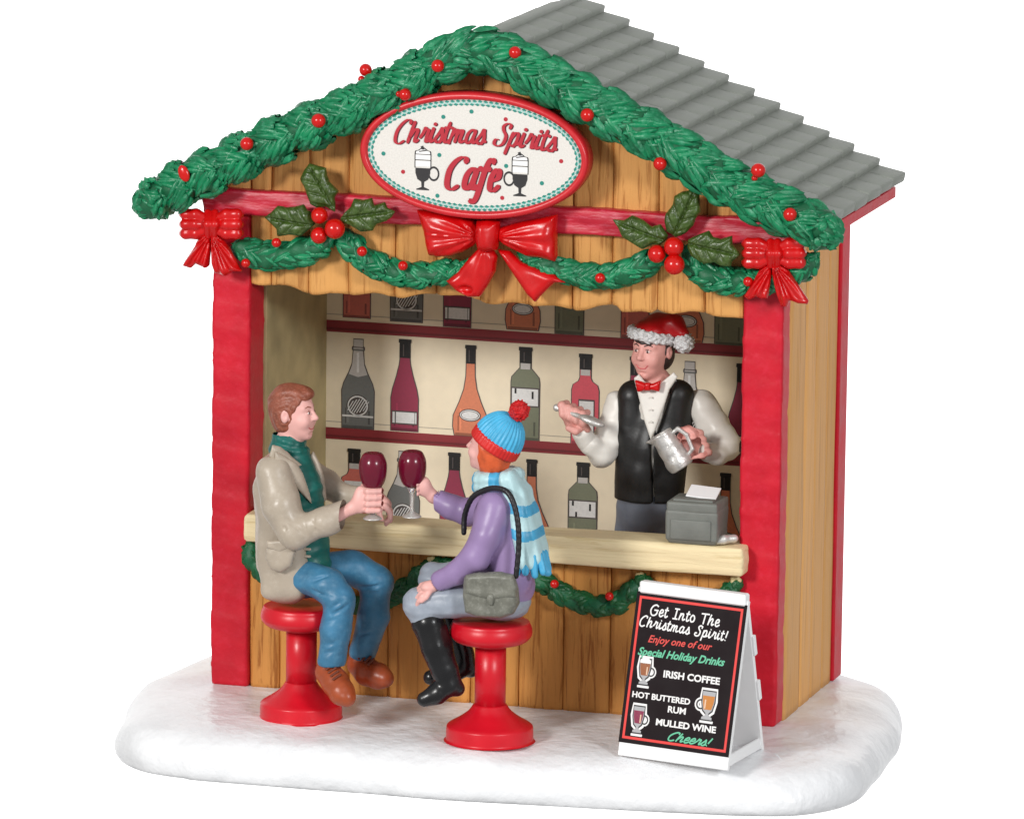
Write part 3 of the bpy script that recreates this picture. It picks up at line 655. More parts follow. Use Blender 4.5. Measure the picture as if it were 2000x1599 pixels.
B = pxs(340, 300, .23, [(765, 540), (820, 500), (880, 440), (960, 455), (1030, 448), (1100, 430), (1130, 480), (1160, 490), (1200, 600), (1150, 640), (1080, 700), (980, 690), (880, 705), (870, 640), (820, 590)])
C_ = pxs(340, 300, .23, [(1410, 550), (1450, 500), (1500, 450), (1530, 380), (1610, 392), (1680, 375), (1700, 440), (1790, 410), (1810, 460), (1880, 490), (1850, 540), (1800, 575), (1720, 600), (1690, 655), (1590, 665), (1500, 610), (1440, 590)])
holly('holly sprig with three berries to the left of the oval sign', [(A, (655, 410), (605, 322)), (B, (610, 440), (520, 424)), (C_, (668, 425), (770, 412))], [(624, 421, .165, .02), (623, 460, .165, .05), (654, 447, .2, .1)], YH)
A = pxs(1180, 350, .25, [(700, 80), (745, 115), (750, 200), (752, 260), (715, 310), (700, 360), (640, 420), (600, 440), (560, 455), (520, 425), (490, 410), (470, 320), (480, 270), (535, 200), (550, 130), (610, 95)])
B = pxs(1180, 350, .25, [(60, 310), (150, 322), (220, 280), (300, 315), (370, 370), (440, 350), (500, 440), (480, 480), (440, 515), (380, 510), (300, 548), (220, 500), (140, 450), (110, 380)])
C_ = pxs(1180, 350, .25, [(655, 470), (740, 430), (820, 400), (850, 450), (910, 465), (1000, 440), (1005, 510), (1070, 590), (1000, 640), (990, 685), (920, 680), (860, 650), (780, 665), (680, 600), (650, 530)])
holly('holly sprig with three berries to the right of the large red bow', [(A, (1318, 458), (1358, 372)), (B, (1300, 470), (1198, 430)), (C_, (1345, 475), (1445, 498))], [(1283, 496, .175, .0), (1316, 482, .19, .04), (1317, 517, .2, .1)], YH)

# ================================================================== BOWS
def small_bow(label, cx, cy, tails):
    y = -.62; t = thing('ribbon_bow', label, 'bow', tuple(P(cx, cy, y)), 'small ribbon bows on the front posts')
    c = P(cx, cy, y)
    def at(dx, dy, yy=0): return P(cx+dx, cy+dy, y+yy)
    for sg in (-1, 1):
        S = Sculpt(at(0, 0)-.8, at(0, 0)+.8, .022)
        for r_, o_ in ((-19, -.02), (0, -.07), (18, -.02)):
            S.chain([(at(sg*8, r_*.55), .085), (at(sg*30, r_, o_), .115), (at(sg*50, r_*1.02, o_+.03), .11), (at(sg*56, r_*1.0, .12), .08)], k=.035)
        S.obj('loop', M_BRED, t)
    for pl in tails:
        pts = [P(px, py, y+.08) for px, py in pl]; f0 = P(cx, cy+18, y); S = Sculpt(np.min(pts, 0)-.3, np.max(pts, 0)+.3, .02)
        puff(S, pts, .14, .13, lambda x, z, d2: .27*np.sin(24*np.arctan2(x-f0[0], f0[2]-z))+.05*np.sin(9*z)); S.obj('tail', M_BRED, t)
    S = Sculpt(c-.45, c+.45, .022)
    for dx in (-7, 7): S.chain([(at(dx, -22, .03), .08), (at(dx, 0, -.14), .09), (at(dx, 22, .03), .08)], k=.02)
    S.obj('knot', M_BRED, t)
small_bow('small red ribbon bow on the top of the left front post', 413, 438, [pxs(340, 300, .23, q) for q in ([(270, 640), (305, 690), (315, 780), (300, 950), (270, 975), (225, 955), (190, 935), (140, 975), (75, 950), (100, 900), (180, 780), (215, 690)], [(320, 650), (380, 670), (470, 800), (560, 960), (585, 1005), (500, 1000), (440, 1040), (350, 1010), (320, 930), (312, 780)])])
small_bow('small red ribbon bow on the top of the right front post', 1512, 495, [pxs(1180, 350, .25, q) for q in ([(1240, 660), (1300, 660), (1310, 740), (1280, 930), (1230, 935), (1190, 915), (1130, 945), (1095, 910), (1150, 820)], [(1310, 670), (1370, 655), (1430, 690), (1500, 800), (1600, 950), (1590, 978), (1520, 970), (1450, 945), (1430, 1000), (1380, 990), (1350, 900), (1318, 780)])])
bb = thing('ribbon_bow', 'large red ribbon bow under the oval sign', 'bow', tuple(P(952, 460, -.5)))
def bowpart(name, pl, th, roll, fan, n=3, y=-.45, ty=None, hollow=None):
    pts = [P(px, py, y) if ty is None else P(px, py, y+ty(px, py)) for px, py in pl]; f0 = P(*fan, y)
    S = Sculpt(np.min(pts, 0)-.35, np.max(pts, 0)+.35, .024)
    puff(S, pts, th, roll, lambda x, z, d2: .09*np.sin(n*3.2*np.arctan2(z-f0[2], x-f0[0])*2)+.04*np.sin(9*x+7*z))
    if hollow: h0 = P(*hollow, y-.15); S.ell(h0, (.15, .11, .08), k=.06, sub=True)
    S.obj(name, M_BRED, bb)
bowpart('loop', [(814, 408), (880, 416), (925, 430), (938, 448), (938, 470), (925, 480), (905, 492), (880, 500), (855, 502), (838, 498), (832, 475), (828, 450)], .26, .26, (940, 460))
bowpart('loop', [(1089, 418), (1070, 422), (1020, 432), (975, 444), (972, 466), (985, 478), (1010, 490), (1030, 500), (1060, 504), (1084, 511), (1089, 500), (1088, 460)], .26, .26, (970, 460))
bowpart('tail', [(938, 482), (962, 484), (972, 500), (968, 530), (955, 555), (938, 580), (915, 580), (892, 568), (872, 548), (895, 530), (915, 505)], .17, .16, (952, 470), 2, hollow=(908, 566))
bowpart('tail', [(972, 486), (996, 490), (1020, 512), (1040, 520), (1060, 528), (1085, 536), (1106, 552), (1085, 552), (1068, 566), (1046, 590), (1030, 575), (1010, 545), (990, 515)], .17, .16, (960, 470), 2)
bowpart('knot', [(932, 430), (955, 426), (976, 432), (976, 460), (972, 488), (950, 492), (934, 486), (930, 460)], .3, .2, (952, 400), 1, y=-.55)

# ================================================================== OVAL SIGN
sc0 = P(926, 304, -.8); SX, SZ = 2.31, 1.24
sg_ = thing('oval_sign', 'oval white cafe sign with red frame hanging on the gable', 'sign', tuple(sc0))
def oval_ring(name, prof, m, parent, n=96):
    """prof: (inset, y) closed section"""
    vs = []; fs = []; k = len(prof)
    for i in range(n):
        a = 2*math.pi*i/n
        for ins, yy in prof: vs.append((sc0[0]+(SX-ins)*math.cos(a), sc0[1]+yy, sc0[2]+(SZ-ins)*math.sin(a)))
    for i in range(n):
        for j in range(k): fs.append([i*k+j, i*k+(j+1) % k, ((i+1) % n)*k+(j+1) % k, ((i+1) % n)*k+j])
    bm = bmesh.new(); vv = [bm.verts.new(v) for v in vs]; [bm.faces.new([vv[i] for i in f]) for f in fs]
    bmesh.ops.recalc_face_normals(bm, faces=bm.faces[:]); return from_bm(name, bm, m, parent, True)
oval_ring('frame', [(.0, .3), (.0, .03), (.015, -.05), (.05, -.085), (.1, -.09), (.135, -.07), (.15, -.02), (.2, .1), (.6, .3)], M_SIGNRED, sg_)
def oval_disc(name, ins, y, m, parent, n=96, z=0):
    vs = [(sc0[0], sc0[1]+y, sc0[2])]+[(sc0[0]+(SX-ins)*math.cos(2*math.pi*i/n), sc0[1]+y, sc0[2]+(SZ-ins)*math.sin(2*math.pi*i/n)) for i in range(n)]
    vs += [(v[0], v[1]+.04, v[2]) for v in vs[1:]]
    fs = [[0, 1+i, 1+(i+1) % n] for i in range(n)]+[[1+i, n+1+i, n+1+(i+1) % n, 1+(i+1) % n] for i in range(n)]
    return obj(name, vs, fs, m, parent, False)
face = oval_disc('sign_face', .12, .0, M_SIGNF, sg_)
# rope border: two rows of small printed lozenges
def marks(name, m, lst, parent, kind=None):
    vs = []; fs = []
    for pl, y in lst:
        b_ = len(vs); vs += [(sc0[0]+x, sc0[1]+y, sc0[2]+z) for x, z in pl]; fs.append([b_+i for i in range(len(pl))])
    return obj(name, vs, fs, m, parent, False, kind=kind)
l1 = []; l2 = []
NB = 92
_aa = np.linspace(0, 2*math.pi, 2001); _ds = np.hypot(np.diff((SX-.2)*np.cos(_aa)), np.diff((SZ-.2)*np.sin(_aa))); _cs = np.r_[0, np.cumsum(_ds)]
for i in range(NB):
    for ring_, (lst, ins, ph) in enumerate(((l1, .182, 0), (l1, .25, .5), (l2, .216, .25), (l2, .216, .75))):
        a = float(np.interp(((i+ph) % NB)/NB*_cs[-1], _cs, _aa))
        cx, cz = (SX-ins)*math.cos(a), (SZ-ins)*math.sin(a); tx, tz = vn((-(SX-ins)*math.sin(a), (SZ-ins)*math.cos(a)))
        hl, hw = (.055, .028) if ring_ < 2 else (.026, .022)
        lst.append(([(cx+tx*hl, cz+tz*hl), (cx-tz*hw-tx*.01, cz+tx*hw-tz*.01), (cx-tx*hl, cz-tz*hl), (cx+tz*hw+tx*.01, cz-tx*hw+tz*.01)], -.005-(.003 if ring_ > 1 else 0)-.0004*(i % 2)))
marks('border_print', M_TEAL, l1, sg_, 'stuff'); marks('border_print', M_CYAN, l2, sg_, 'stuff')
def dots(m, pts, r=.042):
    lst = [([((px-926)*.0103+r*math.cos(t), -(py-304-(px-926)*.055)*.0102+r*math.sin(t)) for t in np.linspace(0, 2*math.pi, 13)[:-1]], -.006) for px, py in pts]
    for l_ in lst: marks('dot_print', m, [l_], sg_)
dots(M_TEAL, [(865, 230), (920, 220), (748, 300), (858, 303), (989, 324), (855, 381), (1059, 357)])
dots(M_TXTR, [(987, 235), (787, 335), (1096, 315), (982, 385)])
# script lettering, drawn as brush strokes
GL = {  # each glyph: advance, strokes of (x, y) in x-height units (0 baseline, 1 x-height, 1.7 cap)
 'C': (1.12, [[(1.0, 1.45), (.98, 1.72), (.72, 1.8), (.38, 1.4), (.16, .8), (.2, .15), (.5, -.06), (.85, .14)]]),
 'h': (.82, [[(.0, .0), (.1, .9), (.2, 1.65)], [(.04, .35), (.28, .85), (.46, .98), (.55, .8), (.48, .3), (.54, .02), (.75, .2)]]),
 'r': (.66, [[(.0, .35), (.16, .7), (.24, 1.08), (.3, .9), (.5, .92), (.46, .4), (.5, .03), (.66, .18)]]),
 'i': (.42, [[(.02, .3), (.16, .98)], [(.16, .98), (.1, .4), (.16, .02), (.4, .2)], [(.2, 1.38), (.22, 1.4)]]),
 's': (.62, [[(.0, .2), (.26, .75), (.36, 1.08), (.42, .8), (.5, .4), (.4, .02), (.18, .0), (.1, .16)], [(.4, .05), (.62, .2)]]),
 't': (.46, [[(.22, 1.55), (.1, .6), (.14, .03), (.3, .02), (.44, .2)], [(-.02, 1.06), (.42, 1.08)]]),
 'm': (1.12, [[(.0, .0), (.14, .98)], [(.08, .5), (.3, .92), (.44, .86), (.4, .02)], [(.42, .5), (.66, .92), (.8, .84), (.74, .3), (.82, .02), (1.1, .2)]]),
 'a': (.8, [[(.56, .85), (.36, 1.0), (.1, .7), (.06, .2), (.24, .0), (.48, .3), (.6, .95)], [(.6, .95), (.52, .3), (.6, .02), (.8, .2)]]),
 'S': (1.0, [[(.88, 1.35), (.9, 1.65), (.64, 1.78), (.42, 1.5), (.5, 1.1), (.74, .7), (.66, .15), (.36, -.05), (.06, .1), (.1, .4), (.28, .42)]]),
 'p': (.78, [[(.18, 1.0), (.06, .1), (-.04, -.6)], [(.1, .5), (.34, .98), (.56, .95), (.56, .4), (.38, .04), (.14, .12)], [(.42, .05), (.76, .22)]]),
 'f': (.62, [[(.66, 1.5), (.58, 1.78), (.4, 1.62), (.24, .8), (.1, -.3), (-.08, -.62), (-.24, -.48)], [(.0, 1.0), (.46, 1.02)]]),
 'n': (.84, [[(.0, .0), (.14, .98)], [(.08, .5), (.32, .93), (.5, .86), (.48, .3), (.56, .02), (.8, .2)]]),
 'o': (.74, [[(.5, .9), (.24, .98), (.04, .5), (.2, .02), (.5, .1), (.6, .55), (.46, .92)]]),
 'G': (1.2, [[(1.0, 1.5), (.7, 1.72), (.3, 1.4), (.1, .7), (.3, .05), (.7, -.02), (.98, .3), (1.0, .75)], [(.62, .78), (1.1, .8)]]),
 'I': (.8, [[(.4, 1.62), (.36, .02)], [(.12, 1.64), (.7, 1.66)], [(.08, .0), (.66, .02)]]),
 'T': (1.0, [[(.5, 1.6), (.44, .0)], [(.0, 1.6), (1.0, 1.68)]]),
 '!': (.4, [[(.26, 1.6), (.16, .5)], [(.12, .04), (.13, .06)]]),
 'e': (.66, [[(.1, .42), (.46, .6), (.46, .95), (.26, .98), (.08, .6), (.12, .1), (.34, -.02), (.62, .24)]]),
}
def stroke_letters(text, x0, z0, xh, wd, arc=None, asc=.8, y=-.01, slant=.24, mats=(M_TXTR, M_TXTS), sx=1.0):
    cur = 0; st = []
    for ch in text:
        if ch == ' ': cur += .42; continue
        adv, ss = GL[ch]
        for s_ in ss: s_ = [(a, b_ if b_ < 1 else 1+(b_-1)*asc) for a, b_ in s_]; st.append([(cur+a+slant*b_, b_) for a, b_ in s_])
        cur += adv
    for m, off, yy, ww in ((mats[1], (.017, -.012), y+.004, wd), (mats[0], (0, 0), y-.009, wd)):
        vs = []; fs = []
        for qi, s_ in enumerate(st):
            yy2 = yy-.0002*(qi % 3)
            pts = spline(s_, 6) if len(s_) > 2 else [np.array(s_[0], float), np.array(s_[1], float)]
            q = []
            for a, b_ in pts:
                X = x0+a*xh*sx; Z = z0+b_*xh
                if arc: Z += arc(X)
                q.append(np.array([X+off[0], Z+off[1]]))
            # outline ribbon with round caps, heavier on down strokes
            L_ = []; R2 = []
            for i in range(len(q)):
                t = vn(q[min(i+1, len(q)-1)]-q[max(i-1, 0)]+1e-9); n_ = np.array([-t[1], t[0]])
                hw = ww*xh*(.28+.85*abs(t[1]))*(.85 if i in (0, len(q)-1) else 1); L_.append(q[i]+n_*hw); R2.append(q[i]-n_*hw)
            b0 = len(vs)
            for ii, (a_, c2) in enumerate(zip(L_, R2)): vs += [(sc0[0]+a_[0], sc0[1]+yy2-1e-4*ii, sc0[2]+a_[1]), (sc0[0]+c2[0], sc0[1]+yy2-1e-4*ii, sc0[2]+c2[1])]
            for i in range(len(q)-1): fs.append([b0+2*i, b0+2*i+1, b0+2*i+3, b0+2*i+2])
            for e in (0, len(q)-1):
                cc = len(vs); r_ = ww*xh*((.45 if e else .75) if len(q) > 2 else 1.15)
                vs += [(sc0[0]+q[e][0]+r_*math.cos(t_), sc0[1]+yy2-1e-4*e+(5e-5 if e else 3e-4), sc0[2]+q[e][1]+r_*math.sin(t_)) for t_ in np.linspace(0, 2*math.pi, 11)[:-1]]; fs.append([cc+i for i in range(10)])
        obj('lettering', vs, fs, m, sg_, False)
    return cur
arc = lambda X: -.075*((X+.0)/1.65)**2
stroke_letters('Christmas', -1.66, .235, 0.27, .112, arc, sx=1.04)
stroke_letters('Spirits', .38, .235, 0.27, .112, arc, sx=1.06)
stroke_letters('Cafe', -.62, -.66, .41, .125, None, .62, sx=.86)
def mug(cx, cz, fl):
    o1 = []; o2 = []; o3 = []
    def R_(x0, z0, x1, z1): return [(cx+fl*x0, cz+z0), (cx+fl*x1, cz+z0), (cx+fl*x1, cz+z1), (cx+fl*x0, cz+z1)]
    k = [(-.15, .0), (.15, .0), (.15, -.1), (.11, -.22), (.03, -.27), (.025, -.37), (.13, -.41), (.13, -.43), (-.13, -.43), (-.13, -.41), (-.025, -.37), (-.03, -.27), (-.11, -.22), (-.15, -.1)]
    o1.append(([(cx+fl*a, cz+b_) for a, b_ in k], -.006))
    o1.append((R_(-.17, -.0, -.15, .26), -.0062)); o1.append((R_(.15, -.0, .17, .26), -.0062)); o1.append((R_(-.17, .15, .17, .165), -.0064)); o1.append((R_(-.17, .26, .17, .275), -.0064))
    c2 = [(cx+.17*math.cos(t)*fl, cz+.27+.12*math.sin(t)+(.02*math.sin(5*t))) for t in np.linspace(0, math.pi, 14)]; o1.append((c2, -.0058))
    c3 = [(cx+.145*math.cos(t)*fl, cz+.275+.095*math.sin(t)+(.015*math.sin(5*t))) for t in np.linspace(0, math.pi, 14)]; o2.append((c3, -.0072)); o2.append((R_(-.15, .03, .15, .14), -.007)); o2.append((R_(-.15, .165, .15, .26), -.007))
    o1.append(([(cx-.03, cz+.36), (cx+.03, cz+.36), (cx+.0, cz+.44), (cx-.05, cz+.42)], -.0075)); o1.append(([(cx-.08, cz+.31), (cx+.08, cz+.34), (cx+.06, cz+.36), (cx-.08, cz+.33)], -.0078))
    hx = cx+fl*.22
    for i in range(18):
        a0, a1 = 2*math.pi*i/18, 2*math.pi*(i+1)/18
        o1.append(([(hx+r_*.11*math.cos(a_), cz-.1+r_*.14*math.sin(a_)) for r_, a_ in ((1.05, a0), (1.05, a1), (.76, a1), (.76, a0))], -.0056))
    marks('mug_print', M_INK, o1, sg_); marks('mug_print', M_BOARDW, o2, sg_)
mug(-1.03, -.30, 1); mug(.93, -.315, -1)

# ================================================================== SANDWICH BOARD
A_ = np.array((3.425, -3.256, 0.)); B_ = np.array((5.745, -3.842, 0.)); C2 = np.array((5.968, -1.858, 0.))
W_ = B_-A_; WL = np.linalg.norm(W_); wv_ = W_/WL; dv = C2-B_; dv[2] = 0; top = A_+dv/2+np.array([0, 0, 3.2])
sb = thing('sandwich_board', 'white folding sandwich board with a black drinks menu standing on the snow', 'sign board', tuple((A_+B_)/2+dv/2))
def slab(name, o, ux, uy, un, x0, x1, z0, z1, t0, t1, m, parent, bev=.012, **k):
    bm = box_bm((x0, t0, z0), (x1, t1, z1), bev, 1)
    for v in bm.verts: p_ = o+ux*v.co.x+uy*v.co.z+un*v.co.y; v.co = Vector(p_)
    bmesh.ops.recalc_face_normals(bm, faces=bm.faces[:]); return from_bm(name, bm, m, parent, False, **k)
upf = top-A_; HL = np.linalg.norm(upf); upf = upf/HL; nf_ = np.cross(wv_, upf); nf_ = nf_ if nf_[1] < 0 else -nf_     # outward normal of the front
upb = (top-(A_+dv)); upb /= np.linalg.norm(upb); nb_ = np.cross(wv_, upb); nb_ = nb_ if nb_[1] > 0 else -nb_
slab('front_leaf', A_, wv_, upf, nf_, 0, WL, .0, HL-.1, -.1, 0, M_WHITE, sb)
slab('rear_leaf', A_+dv, wv_, upb, nb_, 0, WL, .0, HL-.1, -.08, 0, M_WHITE, sb)
slab('top_hinge', top, wv_, np.array([0, 0, 1.]), vn(np.cross(wv_, [0, 0, 1])), .06, WL-.02, -.2, .03, -.09, .12, M_WHITE, sb, bev=.03)
for q, nm in ((.03, 'brace'), (WL-.07, 'brace')):
    slab(nm, A_+wv_*q+np.array([0, 0, .02]), vn(dv), np.array([0, 0, 1.]), wv_, .1, np.linalg.norm(dv)-.1, 0, .22, -.03, .03, M_WHITE, sb)
for hh_ in (.33, .62):
    slab('hinge_clip', A_+dv, wv_, upb, nb_, WL-.02, WL+.05, HL*hh_, HL*hh_+.42, -.07, .03, M_WHITE, sb)
menu = slab('menu_print', A_, wv_, upf, nf_, -.01, WL-.0, .25, HL-.19, .002, .012, M_BLACKP, sb, bev=0, label='black menu panel with a red border')
def board_pl(name, polys, m, lay=0):
    vs = []; fs = []
    for i, pl in enumerate(polys):
        b_ = len(vs)
        for x, z in pl: vs.append(A_+wv_*x+upf*z+nf_*(.016+.003*lay+.00001*i))
        fs.append([b_+i for i in range(len(pl))])
    return obj(name, vs, fs, m, menu, False)
bx0, bx1, bz0, bz1, bt = .06, WL-.07, .33, HL-.27, .05
board_pl('red_border', [[(bx0, bz0), (bx1, bz0), (bx1, bz0+bt), (bx0, bz0+bt)], [(bx0, bz1-bt), (bx1, bz1-bt), (bx1, bz1), (bx0, bz1)], [(bx0, bz0+bt), (bx0+bt, bz0+bt), (bx0+bt, bz1-bt), (bx0, bz1-bt)], [(bx1-bt, bz0+bt), (bx1, bz0+bt), (bx1, bz1-bt), (bx1-bt, bz1-bt)]], M_BRDRED)
def board_text(s, xc, z, size, m, wid=None, shear=0, bold=0, align='c'):
    cu = bpy.data.curves.new('t', 'FONT'); cu.body = s; cu.size = size; cu.shear = shear; cu.offset = bold; cu.extrude = 0; cu.resolution_u = 3
    o = bpy.data.objects.new('t', cu); COL.objects.link(o); bpy.context.view_layer.update()
    me = bpy.data.meshes.new_from_object(o.evaluated_get(bpy.context.evaluated_depsgraph_get())); bpy.data.objects.remove(o)
    v = np.array([tuple(q.co) for q in me.vertices]); f = [list(q.vertices) for q in me.polygons]
    x0, x1 = v[:, 0].min(), v[:, 0].max(); sx = (wid/(x1-x0)) if wid else 1.0
    v[:, 0] = (v[:, 0]-(x0+x1)/2)*sx+xc
    pts = [A_+wv_*a+upf*(z+b_)+nf_*.022 for a, b_, _ in v]
    obj('lettering', pts, f, m, menu, False)
def bp_(px, py):
    """board coordinates of a photograph pixel"""
    d = -VV*F+RR*(px-1000)-UU*(py-799.5); t = ((A_-CAM)@nf_)/(d@nf_); q = CAM+d*t-A_; return q@wv_, q@upf
def tx(s, xl, yl, xr, yr, hpx, m, **k):
    a = bp_(xl, yl); b_ = bp_(xr, yr); board_text(s, (a[0]+b_[0])/2, (a[1]+b_[1])/2, hpx*.0102/.78, m, wid=b_[0]-a[0], **k)
M_CHALK = M_BOARDW
def hand(text, xl, yl, xr, yr, xhpx, m, wd=.11, slant=.1, gap=.1, asc=.8):
    a = bp_(xl, yl); b_ = bp_(xr, yr); cur = 0; words = [[]]
    for ch in text:
        if ch == ' ': cur += .6; words.append([]); continue
        adv, ss = GL[ch]
        for s_ in ss: words[-1].append([(cur+p_+slant*q_, q_ if q_ < 1 else 1+(q_-1)*asc) for p_, q_ in s_])
        cur += adv+gap
    for st in words: hand_word(st, a, b_, cur, xhpx, m, wd)
def hand_word(st, a, b_, cur, xhpx, m, wd):
    xh = xhpx*.0102; sx = (b_[0]-a[0])/(cur*1.0); polys = []
    for s_ in st:
        pts = spline(s_, 4) if len(s_) > 2 else [np.array(q_, float) for q_ in s_]
        q = [np.array([a[0]+x*sx, a[1]+(b_[1]-a[1])*(x/cur)+z*xh]) for x, z in pts]
        for i in range(len(q)-1):
            t = vn(q[i+1]-q[i]+1e-9); n_ = np.array([-t[1], t[0]])*wd*xh; e = t*wd*xh*.6; polys.append([q[i]-n_-e, q[i+1]-n_+e, q[i+1]+n_+e, q[i]+n_-e])
    vs = []; fs = []
    for i, pl in enumerate(polys):
        c_ = len(vs); vs += [A_+wv_*x+upf*z+nf_*(.02+.0002*(i % 7)+.00002*i) for x, z in pl]; fs.append([c_+k for k in range(4)])
    obj('lettering', vs, fs, m, menu, False)
hand('Get Into The', 1279, 1199, 1418, 1217, 12.5, M_CHALK)
hand('Christmas Spirit!', 1257, 1221, 1432, 1244, 12, M_CHALK)
hand('Cheers!', 1304, 1440, 1388, 1449, 10, M_BRDGRN, wd=.14, slant=.3, gap=.0)
tx('Enjoy one of our', 1275, 1250, 1400, 1266, 15, M_BRDTXR, shear=.35, bold=.004)
tx('Special Holiday Drinks', 1254, 1274, 1424, 1296, 16, M_BRDGRN, shear=.35, bold=.006)
tx('IRISH COFFEE', 1303, 1316, 1413, 1332, 14, M_CHALK, bold=.006)
tx('HOT BUTTERED', 1240, 1357, 1353, 1373, 12, M_CHALK, bold=.005)
tx('RUM', 1309, 1386, 1344, 1390, 13, M_CHALK, bold=.005)
tx('MULLED WINE', 1285, 1409, 1402, 1426, 13, M_CHALK, bold=.006)
def board_mug(pxc, pyc, wpx, hpx, liquid, fl, foam):
    cx, cz = bp_(pxc, pyc); w_, h_ = wpx*.0102/2, hpx*.0102/2
    def body(g):
        k = [(-.62, .95), (.62, .95), (.58, .2), (.42, -.3), (.14, -.5), (.14, -.62), (.5, -.78), (.5, -.92), (-.5, -.92), (-.5, -.78), (-.14, -.62), (-.14, -.5), (-.42, -.3), (-.58, .2)]
        c = np.array(k)*np.array([w_, h_]); n_ = c/np.linalg.norm(c, axis=1)[:, None]; c = c+n_*g
        return [(cx+fl*-a*1.0, cz+b_) for a, b_ in c]
    def ring(g, ri):
        hx = cx+fl*w_*.72; out = []
        for i in range(16):
            a0, a1 = 2*math.pi*i/16, 2*math.pi*(i+1)/16
            out.append([(hx+r_*w_*math.cos(a_), cz+.05*h_+r_*h_*.8*math.sin(a_)) for r_, a_ in ((.42+g, a0), (.42+g, a1), (ri, a1), (ri, a0))])
        return out
    board_pl('mug_outline', [body(.075)], M_BOARDW, 0); board_pl('mug_outline', ring(.16, .16), M_BOARDW, 0)
    board_pl('mug_glass', [body(.028)], M_INK, 1); board_pl('mug_handle', ring(0.02, .30), M_INK, 1)
    board_pl('mug_glass', [body(.0)], mat('print_grey', lin((170, 170, 172)), .5, .02, 8, 0), 2)
    g_ = lambda x, z: (cx+fl*-x*w_, cz+z*h_)
    board_pl('drink_print', [[g_(-.58, .66), g_(.58, .66), g_(.52, .18), g_(.36, -.26), g_(-.36, -.26), g_(-.5, .18)]], liquid, 3)
    if foam: board_pl('foam_print', [[g_(-.6, .62), g_(.6, .62), g_(.62, .85), g_(.3, 1.12), g_(-.2, 1.16), g_(-.62, .85)]], M_BOARDW, 3)
    board_pl('glint_print', [[g_(-.34, .4), g_(-.2, .4), g_(-.2, -.2), g_(-.34, -.2)]], mat('glint', lin((226, 190, 160)), .5, 0, 8, 0), 4)
board_mug(1266, 1311, 38, 50, mat('coffee_print', lin((150, 86, 44)), .5, 0), 1, True)
board_mug(1389, 1371, 44, 56, mat('rum_print', lin((196, 122, 40)), .5, 0), -1, False)
board_mug(1250, 1404, 37, 52, mat('wineprint', lin((130, 12, 62)), .5, 0), 1, False)

# ================================================================== STOOLS
def stool(label, px, y, ztop, rs, rf):
    c = P(px, 1380, y); x = c[0]
    t = thing('bar_stool', label, 'bar stool', (x, y, 0), 'red bar stools')
    lathe('foot', smoothprof([(.001, -.02), (rf*.98, -.02), (rf, .02), (rf, .22), (rf*.96, .30), (rf*.72, .42), (rf*.5, .56), (rf*.38, .7)], 5), (x, y, 0), M_STOOL, t, n=56)
    lathe('column', [(.3, .55), (.3, ztop-.35)], (x, y, 0), M_STOOL, t, n=40)
    s_ = lambda r_, z: (r_, z+ztop)
    lathe('seat', smoothprof([s_(.001, -.5), s_(.33, -.5), s_(.36, -.45), s_(rs*.8, -.41), s_(rs*.97, -.3), s_(rs, -.19), s_(rs*.95, -.06), s_(rs*.82, .0), s_(.001, -.02)], 5), (x, y, 0), M_STOOL, t, n=56)
    return t
stool('red bar stool under the man in the taupe coat', 588, -2.13, 2.22, .80, .80)
stool('red bar stool under the woman in the purple coat', 957, -2.82, 2.34, .80, .84)

# ================================================================== FIGURES
def frame(f, up=(0, 0, 1)):
    f = vn(f); s_ = vn(np.cross(up, f)); u = np.cross(f, s_); return f, s_, u      # forward, its left, up
def head_sculpt(S, c, f, s_, u, H, smile=.0, female=False):
    """adds a head with face to S; u up, f forward, s_ side"""
    R = np.array([f, s_, u]); p = lambda a, b_, c2: c+(f*a+s_*b_+u*c2)*H
    S.ell(p(-.05, 0, .12), np.array([.40, .315, .37])*H, R, k=.05*H)
    S.ell(p(.10, 0, -.12), np.array([.29, .27, .35])*H, R, k=.1*H)
    S.ell(p(.18, 0, -.33), np.array([.15, .15, .12])*H, R, k=.1*H)
    S.ell(p(.265, 0, -.40), np.array([.075, .09, .065])*H, R, k=.06*H)
    for q in (-1, 1):
        S.cone(p(.30, 0, .13), p(.25, q*.17, .12), .055*H, .05*H, .05*H)          # brow
        S.ell(p(.385, q*.115, .045), np.array([.05, .07, .042])*H, R, k=.05*H, sub=True)   # eye socket
        S.ell(p(.315, q*.115, .04), np.array([.045, .055, .04])*H, R, k=.01*H)    # eye ball
        S.ell(p(.25, q*.15, -.12), np.array([.11, .1, .11])*H, R, k=.08*H)        # cheek
        S.ell(p(-.04, q*.315, -.02), np.array([.075, .045, .125])*H, R, k=.02*H)  # ear
        S.ell(p(-.01, q*.36, -.0), np.array([.035, .03, .07])*H, R, k=.015*H, sub=True)
        S.cone(p(-.03, q*.33, .08), p(-.08, q*.34, -.02), .022*H, .022*H, .01*H)
    S.cone(p(.335, 0, .10), p(.425, 0, -.05), .03*H, .05*H, .04*H)
    S.ell(p(.43, 0, -.065), np.array([.055, .05, .045])*H, R, k=.02*H)
    for q in (-1, 1): S.ell(p(.385, q*.05, -.08), np.array([.045, .035, .032])*H, R, k=.02*H)
    S.ell(p(.31, 0, -.235), np.array([.05, .12, .02])*H, R, k=.02*H)
    S.ell(p(.31, 0, -.28), np.array([.05, .09, .025])*H, R, k=.02*H)
    S.cone(p(.355, -.12, -.235+smile), p(.39, 0, -.262), .014*H, .012*H, .01*H, sub=True)
    S.cone(p(.39, 0, -.262), p(.355, .12, -.235+smile), .014*H, .012*H, .01*H, sub=True)
    S.ell(p(.36, 0, -.345), np.array([.04, .08, .02])*H, R, k=.03*H, sub=True)
